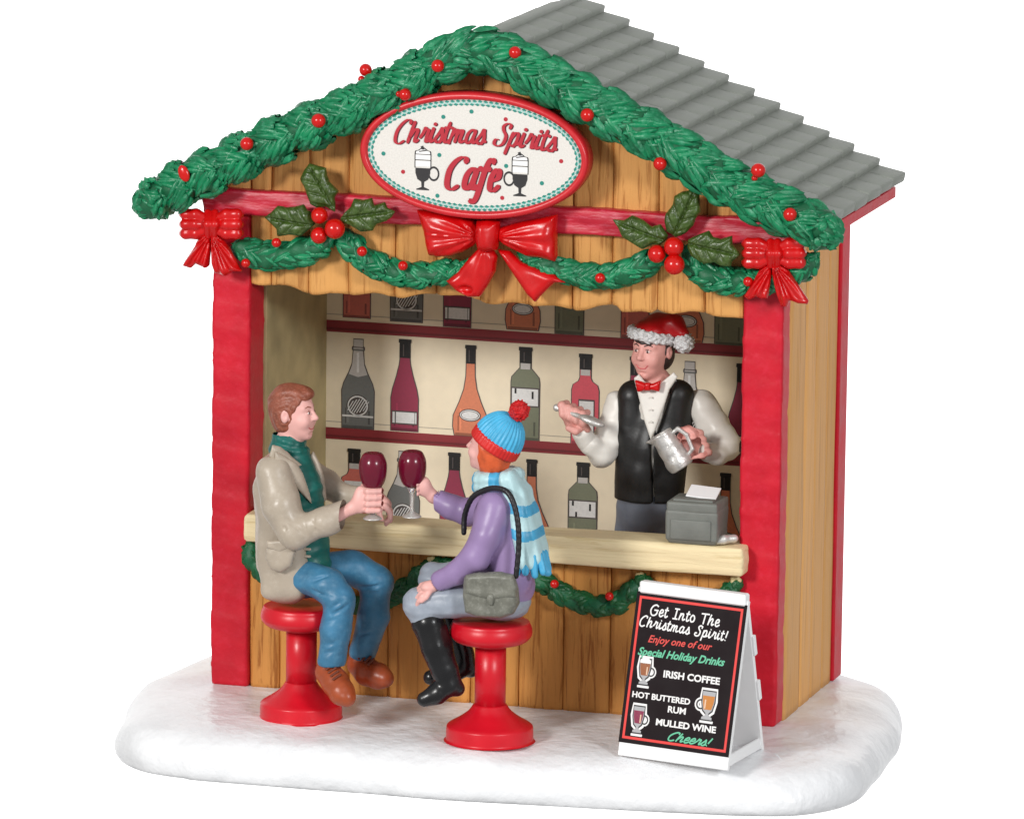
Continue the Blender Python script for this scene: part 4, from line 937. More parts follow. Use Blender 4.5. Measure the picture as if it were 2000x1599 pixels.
def on_skin(S, q, f):
    """first point of the sculpted skin met when moving from the front towards the head through q"""
    for t in np.arange(.35, -.5, -.004):
        x = q+f*t; g = (x-S.lo)/S.h; i = np.floor(g).astype(int)
        if (i < 0).any() or (i+1 >= S.n).any(): continue
        w_ = g-i; c = S.d[i[0]:i[0]+2, i[1]:i[1]+2, i[2]:i[2]+2]
        c = c[0]*(1-w_[0])+c[1]*w_[0]; c = c[0]*(1-w_[1])+c[1]*w_[1]; c = c[0]*(1-w_[2])+c[1]*w_[2]
        if c < 0: return x
    return q
def face_paint(SB, parent, c, f, s_, u, H, brow=M_BROW, lip=M_LIP, smile=.03):
    R = np.array([f, s_, u]); P_ = lambda b_, c2, dp=0: on_skin(SB, c+(f*.35+s_*b_+u*c2)*H, f)-f*dp*H
    def dab(name, m, pts, par=parent, k=0):
        a_ = np.array([p_ for p_, r_ in pts]); S = Sculpt(a_.min(0)-.06*H, a_.max(0)+.06*H, .007*H); S.chain([(p_, r_*H) for p_, r_ in pts], k=k); return S.obj(name, m, par)
    for q in (-1, 1):
        e = P_(q*.115, .04, .012); S = Sculpt(e-.09*H, e+.09*H, .007*H); S.ell(e, np.array([.02, .042, .024])*H, R); ey = S.obj('eye', M_EYEW, parent)
        e = P_(q*.115, .04, .004); S = Sculpt(e-.07*H, e+.07*H, .006*H); S.ell(e, np.array([.018, .023, .025])*H, R); S.obj('iris', M_EYE, ey)
        dab('eyelid', brow, [(P_(q*.065, .062), .007), (P_(q*.115, .075), .010), (P_(q*.165, .058), .007)])
        dab('eyebrow', brow, [(P_(q*.055, .135, .004), .012), (P_(q*.12, .155, .004), .014), (P_(q*.185, .13, .004), .009)])
    dab('lips', lip, [(P_(-.125, -.245+smile, .004), .008), (P_(-.065, -.258, .004), .013), (P_(0, -.262, .004), .015), (P_(.065, -.258, .004), .013), (P_(.125, -.245+smile, .004), .008)])
def grip(S, g, wrist, a, rc, fr=.05, wrapsign=1, spread=.105, sweep=(35, 205), thumb=(-20, -120), palm=.2, tn=1.0, order=1, thumb_up=.16):
    """hand closed around an axis a through g, radius rc: palm, four separate curled fingers, thumb"""
    a = vn(a); e1 = wrist-g; e1 = vn(e1-a*(e1@a)); e2 = np.cross(a, e1)*wrapsign
    pc = g+e1*(rc+.12)
    S.cone(wrist, pc, .125, .13, .05)
    R = np.array([e1, a, e2]); S.ell(pc+e2*.03, (.16, palm, .13), R, k=.08)
    for i in range(4):
        o = (i-1.5)*spread*order; r_ = fr*(1, 1.05, 1.0, .86)[i]; rad = rc+r_*.85; pts = []
        top_ = sweep[1]-(0, -8, 2, 18)[i]
        for k_, t in enumerate(np.linspace(sweep[0], top_, 5)):
            t = math.radians(t); q = g+a*(-o)+(e1*math.cos(t)+e2*math.sin(t))*(rad+(.035 if k_ in (1, 3) else 0)); pts.append((q, r_*(1.06-.05*k_)))
        pts.insert(0, (pc+a*(-o)*.9+e2*.05, r_*1.1)); S.chain(pts, k=.012)
    pts = [(pc+a*thumb_up*.5-e2*.05, fr*1.25)]
    for k_, t in enumerate(np.linspace(thumb[0], thumb[1], 3)):
        t = math.radians(t); pts.append((g+a*thumb_up+(e1*math.cos(t)+e2*math.sin(t))*(rc+fr), fr*(1.2-.08*k_)))
    S.chain(pts, k=.02)
def Pj(*a): return np.array(P(*a))
def wineglass(label, c, zt, group):
    """c: axis x,y; zt: height of bowl top"""
    t = thing('wine_glass', label, 'wine glass', (c[0], c[1], zt-1.3), group)
    z = zt-.36
    lathe('bowl', smoothprof([(.001, -.37), (.10, -.355), (.19, -.28), (.25, -.13), (.272, .04), (.262, .18), (.22, .29), (.18, .345), (.13, .362), (.07, .345), (.001, .34)], 5), (c[0], c[1], z), M_WINE, t, n=48)
    lathe('stem', smoothprof([(.11, -.36), (.07, -.42), (.045, -.5), (.04, -.75), (.055, -.86)], 4), (c[0], c[1], z), M_STEM, t, n=24)
    lathe('glass_foot', smoothprof([(.05, -.84), (.12, -.88), (.17, -.91), (.175, -.94), (.001, -.945)], 4), (c[0], c[1], z), M_SILV, t, n=32)

# ------------------------------------------------------------------ MAN
YM = -2.13
def build_man():
    t = thing('person', 'seated man with auburn hair in taupe coat, teal turtleneck and blue jeans', 'person', tuple(P(588, 1190, YM)), 'customers seated at the counter')
    f, s_, u = frame((math.cos(-.12), math.sin(-.12), 0.0)); H = 1.08; hc = Pj(574, 806, YM)
    gN = Pj(728, 978, -2.75)              # grip on the glass, near (right) hand
    gF = Pj(762, 1000, -1.75)             # far (left) hand
    # body: one continuous skin surface
    S = Sculpt(Pj(500, 1330, -3.2), Pj(800, 730, -.9), .021)
    neck = hc-u*.62*H-f*.1
    hip = Pj(572, 1120, YM)
    S.cone(hc-u*.2-f*.06, neck, .21, .23, .05); S.cone(neck, hip, .3, .38, .1)
    head_sculpt(S, hc, f, s_, u, H, .006)
    shN, elN, wrN = Pj(530, 935, -2.85), Pj(578, 1050, -3.0), Pj(688, 992, -2.85)
    shF, elF, wrF = Pj(612, 925, -1.45), Pj(668, 975, -1.35), Pj(738, 968, -1.62)
    S.chain([(neck, .2), (shN, .2), (elN, .15), (wrN, .11)], k=.05); S.chain([(neck, .2), (shF, .2), (elF, .14), (wrF, .1)], k=.05)
    grip(S, gN+np.array([0, 0, .03]), wrN, (0, 0, 1), .10, fr=.066, wrapsign=1, spread=.125, sweep=(25, 185), palm=.27, order=1, thumb=(-20, -110), thumb_up=.24)
    # far hand hanging half open over the counter edge
    k0 = Pj(752, 985, -1.72); S.cone(wrF, k0, .11, .13, .05)
    for i in range(4):
        o = (i-1.5)*.085; q = np.array([.35, -1, 0])*o
        S.chain([(k0+q*1.0, .062), (k0+q+np.array([.11, -.02, -.13]), .056), (k0+q+np.array([.12, -.05, -.27]), .05), (k0+q+np.array([.05, -.08, -.38+.04*abs(i-1)]), .042)], k=.014)
    S.chain([(k0+np.array([-.03, -.1, 0]), .06), (k0+np.array([-.06, -.2, -.13]), .052), (k0+np.array([-.0, -.22, -.25]), .045)], k=.014)
    for a_, b_ in ((Pj(600, 1140, -2.6), Pj(665, 1175, -2.75)), (Pj(600, 1130, -1.7), Pj(735, 1135, -1.55))): S.cone(hip, a_, .18, .14, .05); S.cone(a_, b_, .14, .12, .03)
    S.obj('body', M_SKIN, t)
    face_paint(S, t, hc, f, s_, u, H)
    # hair
    R = np.array([f, s_, u]); hp = lambda a, b_, c2: hc+(f*a+s_*b_+u*c2)*H
    S = Sculpt(hc-.75, hc+.75, .018)
    S.ell(hp(-.06, 0, .13), np.array([.44, .345, .405])*H, R); S.ell(hp(-.13, 0, -.08), np.array([.29, .325, .34])*H, R, k=.08)
    S.ell(hp(.12, 0, .37), np.array([.25, .24, .12])*H, R, k=.1)
    def cut(X, Y, Z):
        a = ((X-hc[0])*f[0]+(Y-hc[1])*f[1]+(Z-hc[2])*f[2])/H; b_ = ((X-hc[0])*s_[0]+(Y-hc[1])*s_[1])/H; c2 = ((X-hc[0])*u[0]+(Y-hc[1])*u[1]+(Z-hc[2])*u[2])/H
        face_ = np.maximum(.10+.0*c2-a+np.maximum(0, c2-.0)*.55, c2-(.27+.25*b_*b_*0)+np.maximum(0, .1-a)*.8)
        back = c2+.36
        return np.minimum(face_, back)*H
    S.op(cut, hc-.9, hc+.9, .03, sub=True)
    for q in (-1, 1): S.ell(hp(-.02, q*.36, -.05), np.array([.09, .09, .14])*H, R, k=.03, sub=True)
    def strands(X, Y, Z):
        a = (X-hc[0])*f[0]+(Y-hc[1])*f[1]; b_ = (X-hc[0])*s_[0]+(Y-hc[1])*s_[1]; c2 = Z-hc[2]
        return np.sin(34*np.arctan2(b_, c2+.15)*1.2+5*a+2*np.sin(7*a))*.7+np.sin(60*np.arctan2(c2+.2, a-.9)+9*b_)*.6
    S.warp(lambda X, Y, Z: np.sin(46*np.hypot(X-hc[0]+.08, Z-hc[2]+.05)+1.2*np.sin(4*np.arctan2(Z-hc[2]+.05, X-hc[0]+.08))+3*(Y-hc[1])), .008); S.obj('hair', M_HAIRM, t)
    # turtleneck
    S = Sculpt(Pj(500, 1130, -2.9), Pj(680, 850, -1.4), .026)
    S.chain([(hc-u*.5*H-f*.08, .28), (hc-u*.62*H-f*.09, .31)], k=.04)
    S.chain([(hc-u*.68*H-f*.08, .33), (Pj(585, 955, YM-.02), .44), (Pj(600, 1060, YM), .42), (Pj(605, 1110, YM), .42)], k=.05)
    S.cone(hc-u*.52*H-f*.2, hc-u*.68*H-f*.2, .26, .32, .05)
    for i in range(2):
        c0 = hc-u*(.50+.13*i)*H-f*.08
        for a0 in np.linspace(0, 2*math.pi, 13)[:-1]:
            r_ = .27+.04*i; pa = c0+(f*math.cos(a0)+s_*math.sin(a0))*r_-u*.06*math.cos(a0); pb = c0+(f*math.cos(a0+.53)+s_*math.sin(a0+.53))*r_-u*.06*math.cos(a0+.53)
            S.cone(pa, pb, .055, .055, .03)
    S.warp(folds(9, 1, 1, 2.2), .022); S.obj('turtleneck', M_TEALK, t)
    # coat
    S = Sculpt(Pj(470, 1190, -3.5), Pj(730, 860, -.7), .028)
    sh = Pj(560, 920, YM)
    S.chain([(Pj(541, 905, -2.55), .26), (Pj(535, 950, -2.45), .40), (Pj(549, 1040, -2.35), .46), (Pj(562, 1110, -2.32), .5), (Pj(566, 1130, -2.3), .5)], k=.12)
    S.chain([(Pj(575, 905, -1.75), .24), (Pj(570, 950, -1.85), .38), (Pj(575, 1050, -1.9), .42), (Pj(580, 1120, -1.9), .44)], k=.15)
    S.cone(Pj(525, 960, YM), Pj(545, 1100, YM), .36, .44, .15)
    # skirt of the coat down to the seat
    S.box(Pj(556, 1105, -2.45), (.48, .32, .62), np.array(Matrix.Rotation(.06, 3, 'Y')), rad=.2, k=.12)
    # open front
    def front(X, Y, Z):   # wedge cut away in front of the chest
        z0 = Pj(560, 860, YM)[2]; x0 = Pj(588, 940, YM)[0]
        return np.maximum(np.abs(Y-(YM+.08))-(.17+.06*(z0-Z).clip(0, 3)), x0+.0-X-.06*(z0-Z))
    S.op(front, Pj(560, 1180, -2.7), Pj(700, 850, -1.6), .05, sub=True)
    def hem(X, Y, Z): return Z-Pj(560, 1168, YM)[2]-.12*(X-Pj(560, 1168, YM)[0])*-1
    S.op(hem, Pj(470, 1300, -3.5), Pj(730, 1150, -.7), .03, sub=True)
    # sleeves
    S.chain([(Pj(535, 925, -2.8), .36), (Pj(548, 985, -2.98), .36), (Pj(576, 1040, -3.02), .32), (Pj(635, 1018, -2.98), .27), (Pj(686, 994, -2.87), .215)], k=.09)
    S.chain([(Pj(598, 925, -1.55), .30), (Pj(640, 948, -1.35), .28), (Pj(672, 968, -1.35), .25), (Pj(722, 972, -1.55), .19)], k=.08)
    S.cone(Pj(684, 995, -2.87), Pj(715, 982, -2.8), .17, .19, .02, sub=True)
    for a_, b_, r_ in ((Pj(560, 1015, -3.33), Pj(590, 1040, -3.3), .035), (Pj(556, 1030, -3.33), Pj(580, 1062, -3.28), .03), (Pj(590, 1012, -3.28), Pj(600, 1045, -3.3), .03), (Pj(612, 1010, -3.25), Pj(618, 1036, -3.25), .022)):
        S.cone(a_, b_, r_*.7, r_*.3, .05, sub=True)
    S.warp(folds(4.3, 1, 1, 1), .03); S.warp(folds(9, 1, 1, .8, 2), .014)
    S.obj('coat', M_COAT, t)
    # lapels, collar, pocket, buttons
    def patch(name, pl, y, th, roll, m, rel=None, h=.02, par=None, fy=None):
        pts = [Pj(px, py, y if fy is None else y+fy(px, py)) for px, py in pl]; S2 = Sculpt(np.min(pts, 0)-th*2-.05, np.max(pts, 0)+th*2+.05, h); puff(S2, pts, th, roll, rel); return S2.obj(name, m, par or t)
    patch('lapel', [(538, 880), (553, 888), (580, 905), (592, 925), (604, 960), (610, 985), (588, 962), (568, 940), (548, 925), (535, 905)], -2.78, .08, .1, M_COAT, fy=lambda x, y: (x-560)*.006)
    patch('collar', [(532, 868), (548, 872), (575, 896), (590, 908), (572, 916), (555, 914), (538, 906), (526, 890)], -2.7, .1, .1, M_COAT, fy=lambda x, y: (x-560)*.006)
    patch('lapel', [(612, 880), (625, 905), (634, 935), (638, 975), (630, 985), (622, 950), (612, 915), (604, 890)], -1.95, .07, .08, M_COAT)
    pl = [(530, 1062), (568, 1058), (578, 1075), (570, 1105), (550, 1118), (530, 1112), (518, 1090), (520, 1072)]
    patch('pocket', pl, -2.95, .11, .14, M_COAT); patch('pocket_flap', [(520, 1055), (570, 1052), (572, 1068), (548, 1078), (522, 1070)], -3.02, .06, .06, M_COAT)
    for i in range(2):
        c = Pj(600, 1072+i*14, -2.62); S = Sculpt(c-.12, c+.12, .015); S.cone(c-np.array([.06, 0, 0]), c+np.array([.05, 0, 0]), .03, .03); S.obj('button_loop', M_COAT, t)
    # jeans
    S = Sculpt(Pj(560, 1320, -3.4), Pj(790, 1060, -.8), .027)
    S.ell(Pj(590, 1130, YM), (.55, .62, .36))
    S.chain([(Pj(590, 1125, -2.5), .32), (Pj(640, 1142, -2.72), .33), (Pj(664, 1172, -2.8), .295), (Pj(656, 1230, -2.8), .285), (Pj(648, 1288, -2.82), .27)], k=.08)
    S.chain([(Pj(620, 1110, -1.75), .32), (Pj(690, 1108, -1.55), .33), (Pj(736, 1137, -1.5), .31), (Pj(730, 1200, -1.5), .295), (Pj(710, 1268, -1.55), .27)], k=.08)
    S.op(lambda X, Y, Z: Z-Pj(648, 1298, -2.82)[2]+0*X, Pj(600, 1360, -3.3), Pj(690, 1290, -2.4), .02, sub=True)
    for a_, b_, r_ in ((Pj(650, 1200, -3.1), Pj(680, 1182, -3.02), .04), (Pj(640, 1192, -3.1), Pj(672, 1170, -3.1), .03), (Pj(632, 1215, -3.08), Pj(665, 1205, -3.08), .03), (Pj(632, 1275, -3.08), Pj(662, 1268, -3.08), .03), (Pj(628, 1262, -3.08), Pj(668, 1250, -3.08), .022),
                       (Pj(700, 1150, -1.8), Pj(752, 1140, -1.78), .035), (Pj(705, 1160, -1.8), Pj(745, 1158, -1.78), .03), (Pj(700, 1240, -1.8), Pj(728, 1235, -1.78), .03), (Pj(600, 1150, -3.0), Pj(650, 1166, -3.05), .03), (Pj(605, 1135, -3.0), Pj(640, 1125, -2.95), .025)):
        S.cone(a_, b_, r_, r_*.4, .05, sub=True)
    S.warp(folds(5, 1, 1, 1.2), .022, .2); S.warp(folds(13, .6, 1, 1.8, 1), .008)
    S.obj('jeans', M_JEAN, t)
    # shoes
    S = None
    for (h_, b_, to, tip) in ((Pj(641, 1312, -2.78), Pj(655, 1332, -2.95), Pj(668, 1352, -3.12), Pj(677, 1362, -3.2)), (Pj(703, 1296, -1.5), Pj(718, 1312, -1.62), Pj(740, 1320, -1.75), Pj(752, 1324, -1.85))):
        S = Sculpt(np.minimum(h_, tip)-.45, np.maximum(h_, tip)+.45, .022)
        S.cone(h_+np.array([0, 0, .16]), h_, .21, .24, .04); S.chain([(h_, .24), (b_, .265), (to, .25), (tip, .18)], k=.07)
        o = S.obj('shoe', M_SHOE, t)
        m_ = (b_+h_)/2; d_ = vn(tip-h_)
        for i in range(4):
            nn = vn(np.array([.1, -.62, .8])-d_*(np.array([.1, -.62, .8])@d_)); c = h_+d_*(.12+.095*i)+nn*(.292-.004*i); sd = vn(np.cross(d_, nn))
            S2 = Sculpt(c-.15, c+.15, .014); S2.cone(c-sd*.085, c+sd*.085+d_*.03, .026, .026); l_ = S2.obj('lace', M_LACE, o)
    wineglass('dark red filled wine glass held by the man in the taupe coat', (gN[0], gN[1]), Pj(728, 884, -2.75)[2], 'raised red wine glasses')
build_man()

# ------------------------------------------------------------------ WOMAN
YW = -2.82
def build_woman():
    t = thing('person', 'seated woman in purple coat, blue bobble hat, striped scarf and black boots', 'person', tuple(P(957, 1220, YW)), 'customers seated at the counter')
    f, s_, u = frame((-math.cos(.12), -math.sin(-.12), .12)); H = .98; hc = Pj(956, 873, YW)
    S = Sculpt(Pj(770, 1330, -4.0), Pj(1060, 800, -1.6), .021)
    neck = Pj(975, 945, YW); hip = Pj(975, 1165, YW)
    S.cone(hc-u*.25, neck, .2, .22, .05); S.cone(neck, hip, .28, .36, .1)
    head_sculpt(S, hc, f, s_, u, H, .01)
    shN, elN, wrN = Pj(965, 990, -3.45), Pj(932, 1085, -3.6), Pj(862, 1135, -3.5)
    shF, elF, wrF = Pj(965, 985, -2.2), Pj(905, 1000, -2.1), Pj(846, 970, -2.2)
    S.chain([(neck, .2), (shN, .2), (elN, .14), (wrN, .1)], k=.05); S.chain([(neck, .2), (shF, .2), (elF, .14), (wrF, .11)], k=.05)
    gF = Pj(806, 948, -2.35)
    grip(S, gF, wrF+np.array([0, 0, .0]), (0, 0, 1), .07, fr=.05, wrapsign=-1, spread=.095, sweep=(20, 190), palm=.19, order=1, thumb=(25, 100), thumb_up=.15)
    # near hand resting on the thigh
    k0 = Pj(838, 1146, -3.55); S.cone(wrN, k0, .1, .12, .04); S.ell(k0, (.17, .16, .1), k=.05)
    dirs = vn(Pj(800, 1172, -3.5)-k0); sd = vn(np.cross(dirs, [0, -.6, .8]))
    for i in range(4):
        o = sd*(i-1.5)*.085; L_ = (.26, .31, .29, .22)[i]
        S.chain([(k0+o+dirs*.06, .058), (k0+o*1.1+dirs*(.06+L_*.45)+np.array([0, -.03, .02]), .054), (k0+o*1.15+dirs*(.06+L_*.8)+np.array([0, -.03, -.02]), .048), (k0+o*1.15+dirs*(.06+L_*1.05)+np.array([0, -.0, -.08]), .042)], k=.012)
    S.chain([(k0-sd*.12, .055), (k0-sd*.2+dirs*.1, .05), (k0-sd*.22+dirs*.22, .043)], k=.02)
    for a_, b_ in ((Pj(960, 1175, -3.1), Pj(815, 1180, -3.3)), (Pj(950, 1160, -2.3), Pj(845, 1125, -2.2))): S.cone(hip, a_, .18, .14, .05); S.cone(a_, b_, .14, .12, .03)
    S.obj('body', M_SKIN, t)
    face_paint(S, t, hc, f, s_, u, H)
    R = np.array([f, s_, u]); hp = lambda a, b_, c2: hc+(f*a+s_*b_+u*c2)*H
    # hair
    S = Sculpt(hc-.8, hc+.7, .018)
    S.ell(hp(-.08, 0, .04), np.array([.42, .40, .40])*H, R); S.ell(hp(-.14, 0, -.2), np.array([.33, .34, .42])*H, R, k=.1)
    def cut(X, Y, Z):
        a = ((X-hc[0])*f[0]+(Y-hc[1])*f[1]+(Z-hc[2])*f[2])/H; c2 = ((X-hc[0])*u[0]+(Y-hc[1])*u[1]+(Z-hc[2])*u[2])/H
        return np.minimum(.09-a, c2+.56)*H
    S.op(cut, hc-.9, hc+.9, .03, sub=True)
    S.warp(lambda X, Y, Z: np.sin(30*(X-hc[0])+4*np.sin(5*(Z-hc[2])))*.7+np.sin(26*(Y-hc[1]))*.5, .016); S.obj('hair', M_HAIRO, t)
    # bobble hat
    ha = vn(Pj(1012, 800, YW)-Pj(968, 866, YW)); hR = np.array([vn(np.cross(ha, [0, 1, 0])), [0, 1, 0], ha]); hcn = Pj(970, 862, YW)
    S = Sculpt(hcn-.8, hcn+.9, .018)
    S.ell(hcn+ha*.06, (.49, .43, .56), hR); S.op(lambda X, Y, Z: ((X-hcn[0])*ha[0]+(Y-hcn[1])*ha[1]+(Z-hcn[2])*ha[2])-.05, hcn-.9, hcn+.9, .01, sub=True)
    def ribs(X, Y, Z):
        a = (X-hcn[0])*hR[0][0]+(Z-hcn[2])*hR[0][2]; return np.sin(30*np.arctan2(Y-hcn[1], a))
    S.warp(ribs, .012); hat = S.obj('bobble_hat', M_HATB, t)
    S = Sculpt(hcn-.8, hcn+.9, .016)
    for i in range(40):
        a0, a1 = 2*math.pi*i/40, 2*math.pi*(i+1)/40; q = lambda a: hcn-ha*.03+hR[0]*math.cos(a)*.455+np.array([0, 1, 0])*math.sin(a)*.41
        S.cone(q(a0)-ha*.05, q(a0)+ha*.07, .062, .058, .006)
    S.obj('brim', M_HATR, hat)
    pc = Pj(1014, 802, YW-.05); S = Sculpt(pc-.35, pc+.35, .016); S.ell(pc, (.195, .195, .2))
    S.warp(lambda X, Y, Z: np.sin(38*X+3*np.sin(30*Z))*np.sin(36*Y+2)*np.sin(37*Z+2*np.sin(22*X)), .035, .2); S.obj('pompom', M_POM, hat)
    # coat
    S = Sculpt(Pj(800, 1240, -4.1), Pj(1080, 930, -1.6), .027)
    S.chain([(Pj(975, 965, YW), .34), (Pj(976, 1010, YW), .50), (Pj(985, 1080, YW), .50), (Pj(988, 1140, YW), .54)], k=.1)
    S.cone(Pj(985, 1000, -3.1), Pj(998, 1130, -3.1), .4, .42, .1); S.cone(Pj(985, 1000, -2.5), Pj(998, 1130, -2.5), .4, .42, .1)
    S.chain([(Pj(966, 990, -3.35), .34), (Pj(950, 1045, -3.55), .31), (Pj(928, 1088, -3.6), .28), (Pj(892, 1118, -3.56), .235), (Pj(862, 1134, -3.5), .205)], k=.06)
    S.chain([(Pj(955, 990, -2.3), .32), (Pj(912, 1000, -2.12), .27), (Pj(885, 990, -2.15), .24), (Pj(850, 972, -2.2), .205)], k=.06)
    S.cone(Pj(864, 1133, -3.5), Pj(836, 1150, -3.5), .15, .17, .01, sub=True); S.cone(Pj(852, 972, -2.2), Pj(825, 960, -2.2), .15, .17, .01, sub=True)
    S.op(lambda X, Y, Z: Z-Pj(985, 1172, YW)[2]-.1*np.sin(2*X), Pj(800, 1260, -4.1), Pj(1080, 1160, -1.6), .03, sub=True)
    S.warp(folds(4.5), .026); S.warp(folds(10, 1, 1, .6, 2), .01); S.obj('coat', M_PURP, t)
    # trousers
    S = Sculpt(Pj(760, 1240, -4.1), Pj(1070, 1080, -1.6), .026)
    S.ell(Pj(980, 1175, YW), (.56, .66, .34))
    S.chain([(Pj(970, 1172, -3.15), .34), (Pj(880, 1172, -3.3), .33), (Pj(820, 1178, -3.35), .315), (Pj(830, 1208, -3.35), .29)], k=.08)
    S.chain([(Pj(960, 1160, -2.4), .32), (Pj(890, 1130, -2.2), .31), (Pj(848, 1128, -2.15), .29), (Pj(868, 1180, -2.2), .27)], k=.08)
    S.warp(folds(8, 1, 1, 1.4), .028, .2); S.warp(folds(17, .6, 1, 1.5, 1), .012); S.obj('trousers', M_GREYP, t)
    # boots
    for pts, n_ in (([(Pj(837, 1218, -3.35), .33), (Pj(853, 1262, -3.35), .305), (Pj(869, 1308, -3.35), .255), (Pj(878, 1336, -3.35), .235)], (Pj(893, 1345, -3.3), Pj(855, 1352, -3.42), Pj(828, 1364, -3.52))),
                    ([(Pj(878, 1190, -2.2), .28), (Pj(892, 1235, -2.2), .26), (Pj(905, 1278, -2.2), .22), (Pj(908, 1298, -2.2), .21)], (Pj(920, 1308, -2.1), Pj(872, 1318, -2.35), Pj(842, 1322, -2.5)))):
        S = Sculpt(np.min([p_ for p_, r_ in pts]+list(n_), 0)-.35, np.max([p_ for p_, r_ in pts]+list(n_), 0)+.35, .023)
        S.chain(pts, k=.05); S.chain([(pts[-1][0], .21), (n_[1], .21), (n_[2], .145)], k=.06); S.chain([(pts[-1][0], .18), (n_[0], .15)], k=.05)
        S.warp(folds(8, 1, 1, .7), .02, .15); S.obj('boot', M_BOOT, t)
    # scarf: collar wrap and tail with stripes
    S = Sculpt(Pj(900, 980, -3.6), Pj(1060, 890, -2.1), .022); c0 = Pj(974, 938, YW)
    n_ = 18
    for i in range(n_):
        a0, a1 = 2*math.pi*i/n_, 2*math.pi*(i+1)/n_; q = lambda a: c0+np.array([math.cos(a)*.37, math.sin(a)*.36, .05*math.cos(a)])
        for dz in (-.08, .08): S.cone(q(a0)+np.array([0, 0, dz]), q(a1)+np.array([0, 0, dz]), .13, .13, .04)
    S.warp(folds(10), .022); S.warp(lambda X, Y, Z: np.sin(40*X+30*Y+6*Z), .006)
    def banded(S, name, par, test):
        v, f_ = S.mesh(); c = v[f_].mean(1); return obj(name, v, f_, [M_SCARF, M_SCARFB], par, True, mi=test(c).astype(int))
    xa, xb, xc = Pj(955, 935, YW-.4)[0], Pj(982, 935, YW-.4)[0], Pj(932, 935, YW)[0]
    scf = banded(S, 'scarf', t, lambda c: ((c[:, 0] > xa) & (c[:, 0] < xb) & (c[:, 1] < YW-.1)) | (c[:, 0] < xc))
    tail = [(1000, 935), (1012, 965), (1022, 1000), (1032, 1040), (1038, 1084)]
    S = Sculpt(Pj(950, 1115, -3.7), Pj(1090, 905, -2.2), .02)
    cs = [Pj(x, y, -2.95) for x, y in tail]
    for i in range(4):
        for dy in (-.28, -.18, -.09, 0, .13): S.cone(cs[i]+np.array([0, dy, 0]), cs[i+1]+np.array([0, dy, 0]), .2+.022*i, .22+.022*i, .03)
    S.warp(lambda X, Y, Z: np.sin(34*(X-.35*(5-Z)*0+.28*Z)), .014); S.warp(folds(9), .018)
    zb = [(Pj(1025, y0, -3.2)[2], Pj(1030, y1, -3.2)[2]) for y0, y1 in ((982, 1003), (1030, 1050))]
    banded(S, 'scarf_tail', scf, lambda c: sum(((c[:, 2] < za-.03*np.sin(9*c[:, 0])) & (c[:, 2] > zb_-.03*np.sin(9*c[:, 0]))) for za, zb_ in zb) > 0)
    for i in range(8):
        a = -math.pi*.98+i*math.pi/7*1.12; b0_ = Pj(1040, 1078, -2.95)+np.array([.24*math.cos(a), -.15+.3*math.sin(a), 0]); e_ = b0_+np.array([.12*math.cos(a), -.03, -.34+.05*(i % 2)])
        S = Sculpt(np.minimum(e_, b0_)-.2, np.maximum(e_, b0_)+.2, .018); S.cone(b0_, e_, .09, .075); S.warp(lambda X, Y, Z: np.sin(30*X+20*Y), .008); S.obj('fringe', M_SCARFB, scf)
    wineglass('dark red filled wine glass held up by the woman in the bobble hat', (gF[0]-.01, gF[1]), Pj(804, 880, -2.35)[2], 'raised red wine glasses')
    # bag and strap
    bt_ = thing('shoulder_bag', 'small grey satchel with black shoulder strap hanging at the side of the woman in purple', 'bag', tuple(Pj(960, 1165, -3.75)))
    def patch(name, pl, y, th, roll, m, rel=None):
        pts = [Pj(px, py, y) for px, py in pl]; S2 = Sculpt(np.min(pts, 0)-th*2, np.max(pts, 0)+th*2, .02); puff(S2, pts, th, roll, rel); S2.warp(folds(14), .012); return S2.obj(name, m, bt_)
    patch('pouch', [(908, 1124), (930, 1119), (975, 1118), (1004, 1122), (1012, 1150), (1014, 1178), (1004, 1198), (980, 1206), (935, 1204), (910, 1194), (905, 1160)], -3.72, .22, .14, M_BAG)
    patch('flap', [(910, 1122), (935, 1117), (978, 1116), (1003, 1121), (1011, 1148), (1008, 1166), (985, 1168), (962, 1172), (935, 1166), (908, 1158)], -3.85, .13, .1, M_BAG)
    patch('clasp', [(952, 1158), (964, 1158), (966, 1170), (962, 1182), (954, 1182), (950, 1170)], -3.96, .06, .05, M_BAG)
    fr_ = [Pj(906, 1040, -3.15), Pj(908, 1005, -3.12), Pj(922, 972, -3.3), Pj(946, 957, -3.42), Pj(968, 953, -3.52), Pj(990, 960, -3.62), Pj(1004, 985, -3.68), Pj(1012, 1025, -3.72), Pj(1013, 1070, -3.74), Pj(1008, 1125, -3.78)]
    fr_ = spline(fr_, 4); S = Sculpt(np.min(fr_, 0)-.12, np.max(fr_, 0)+.12, .02); S.chain([(p_, .052) for p_ in fr_], k=.02); S.obj('strap', M_STRAP, bt_)
build_woman()

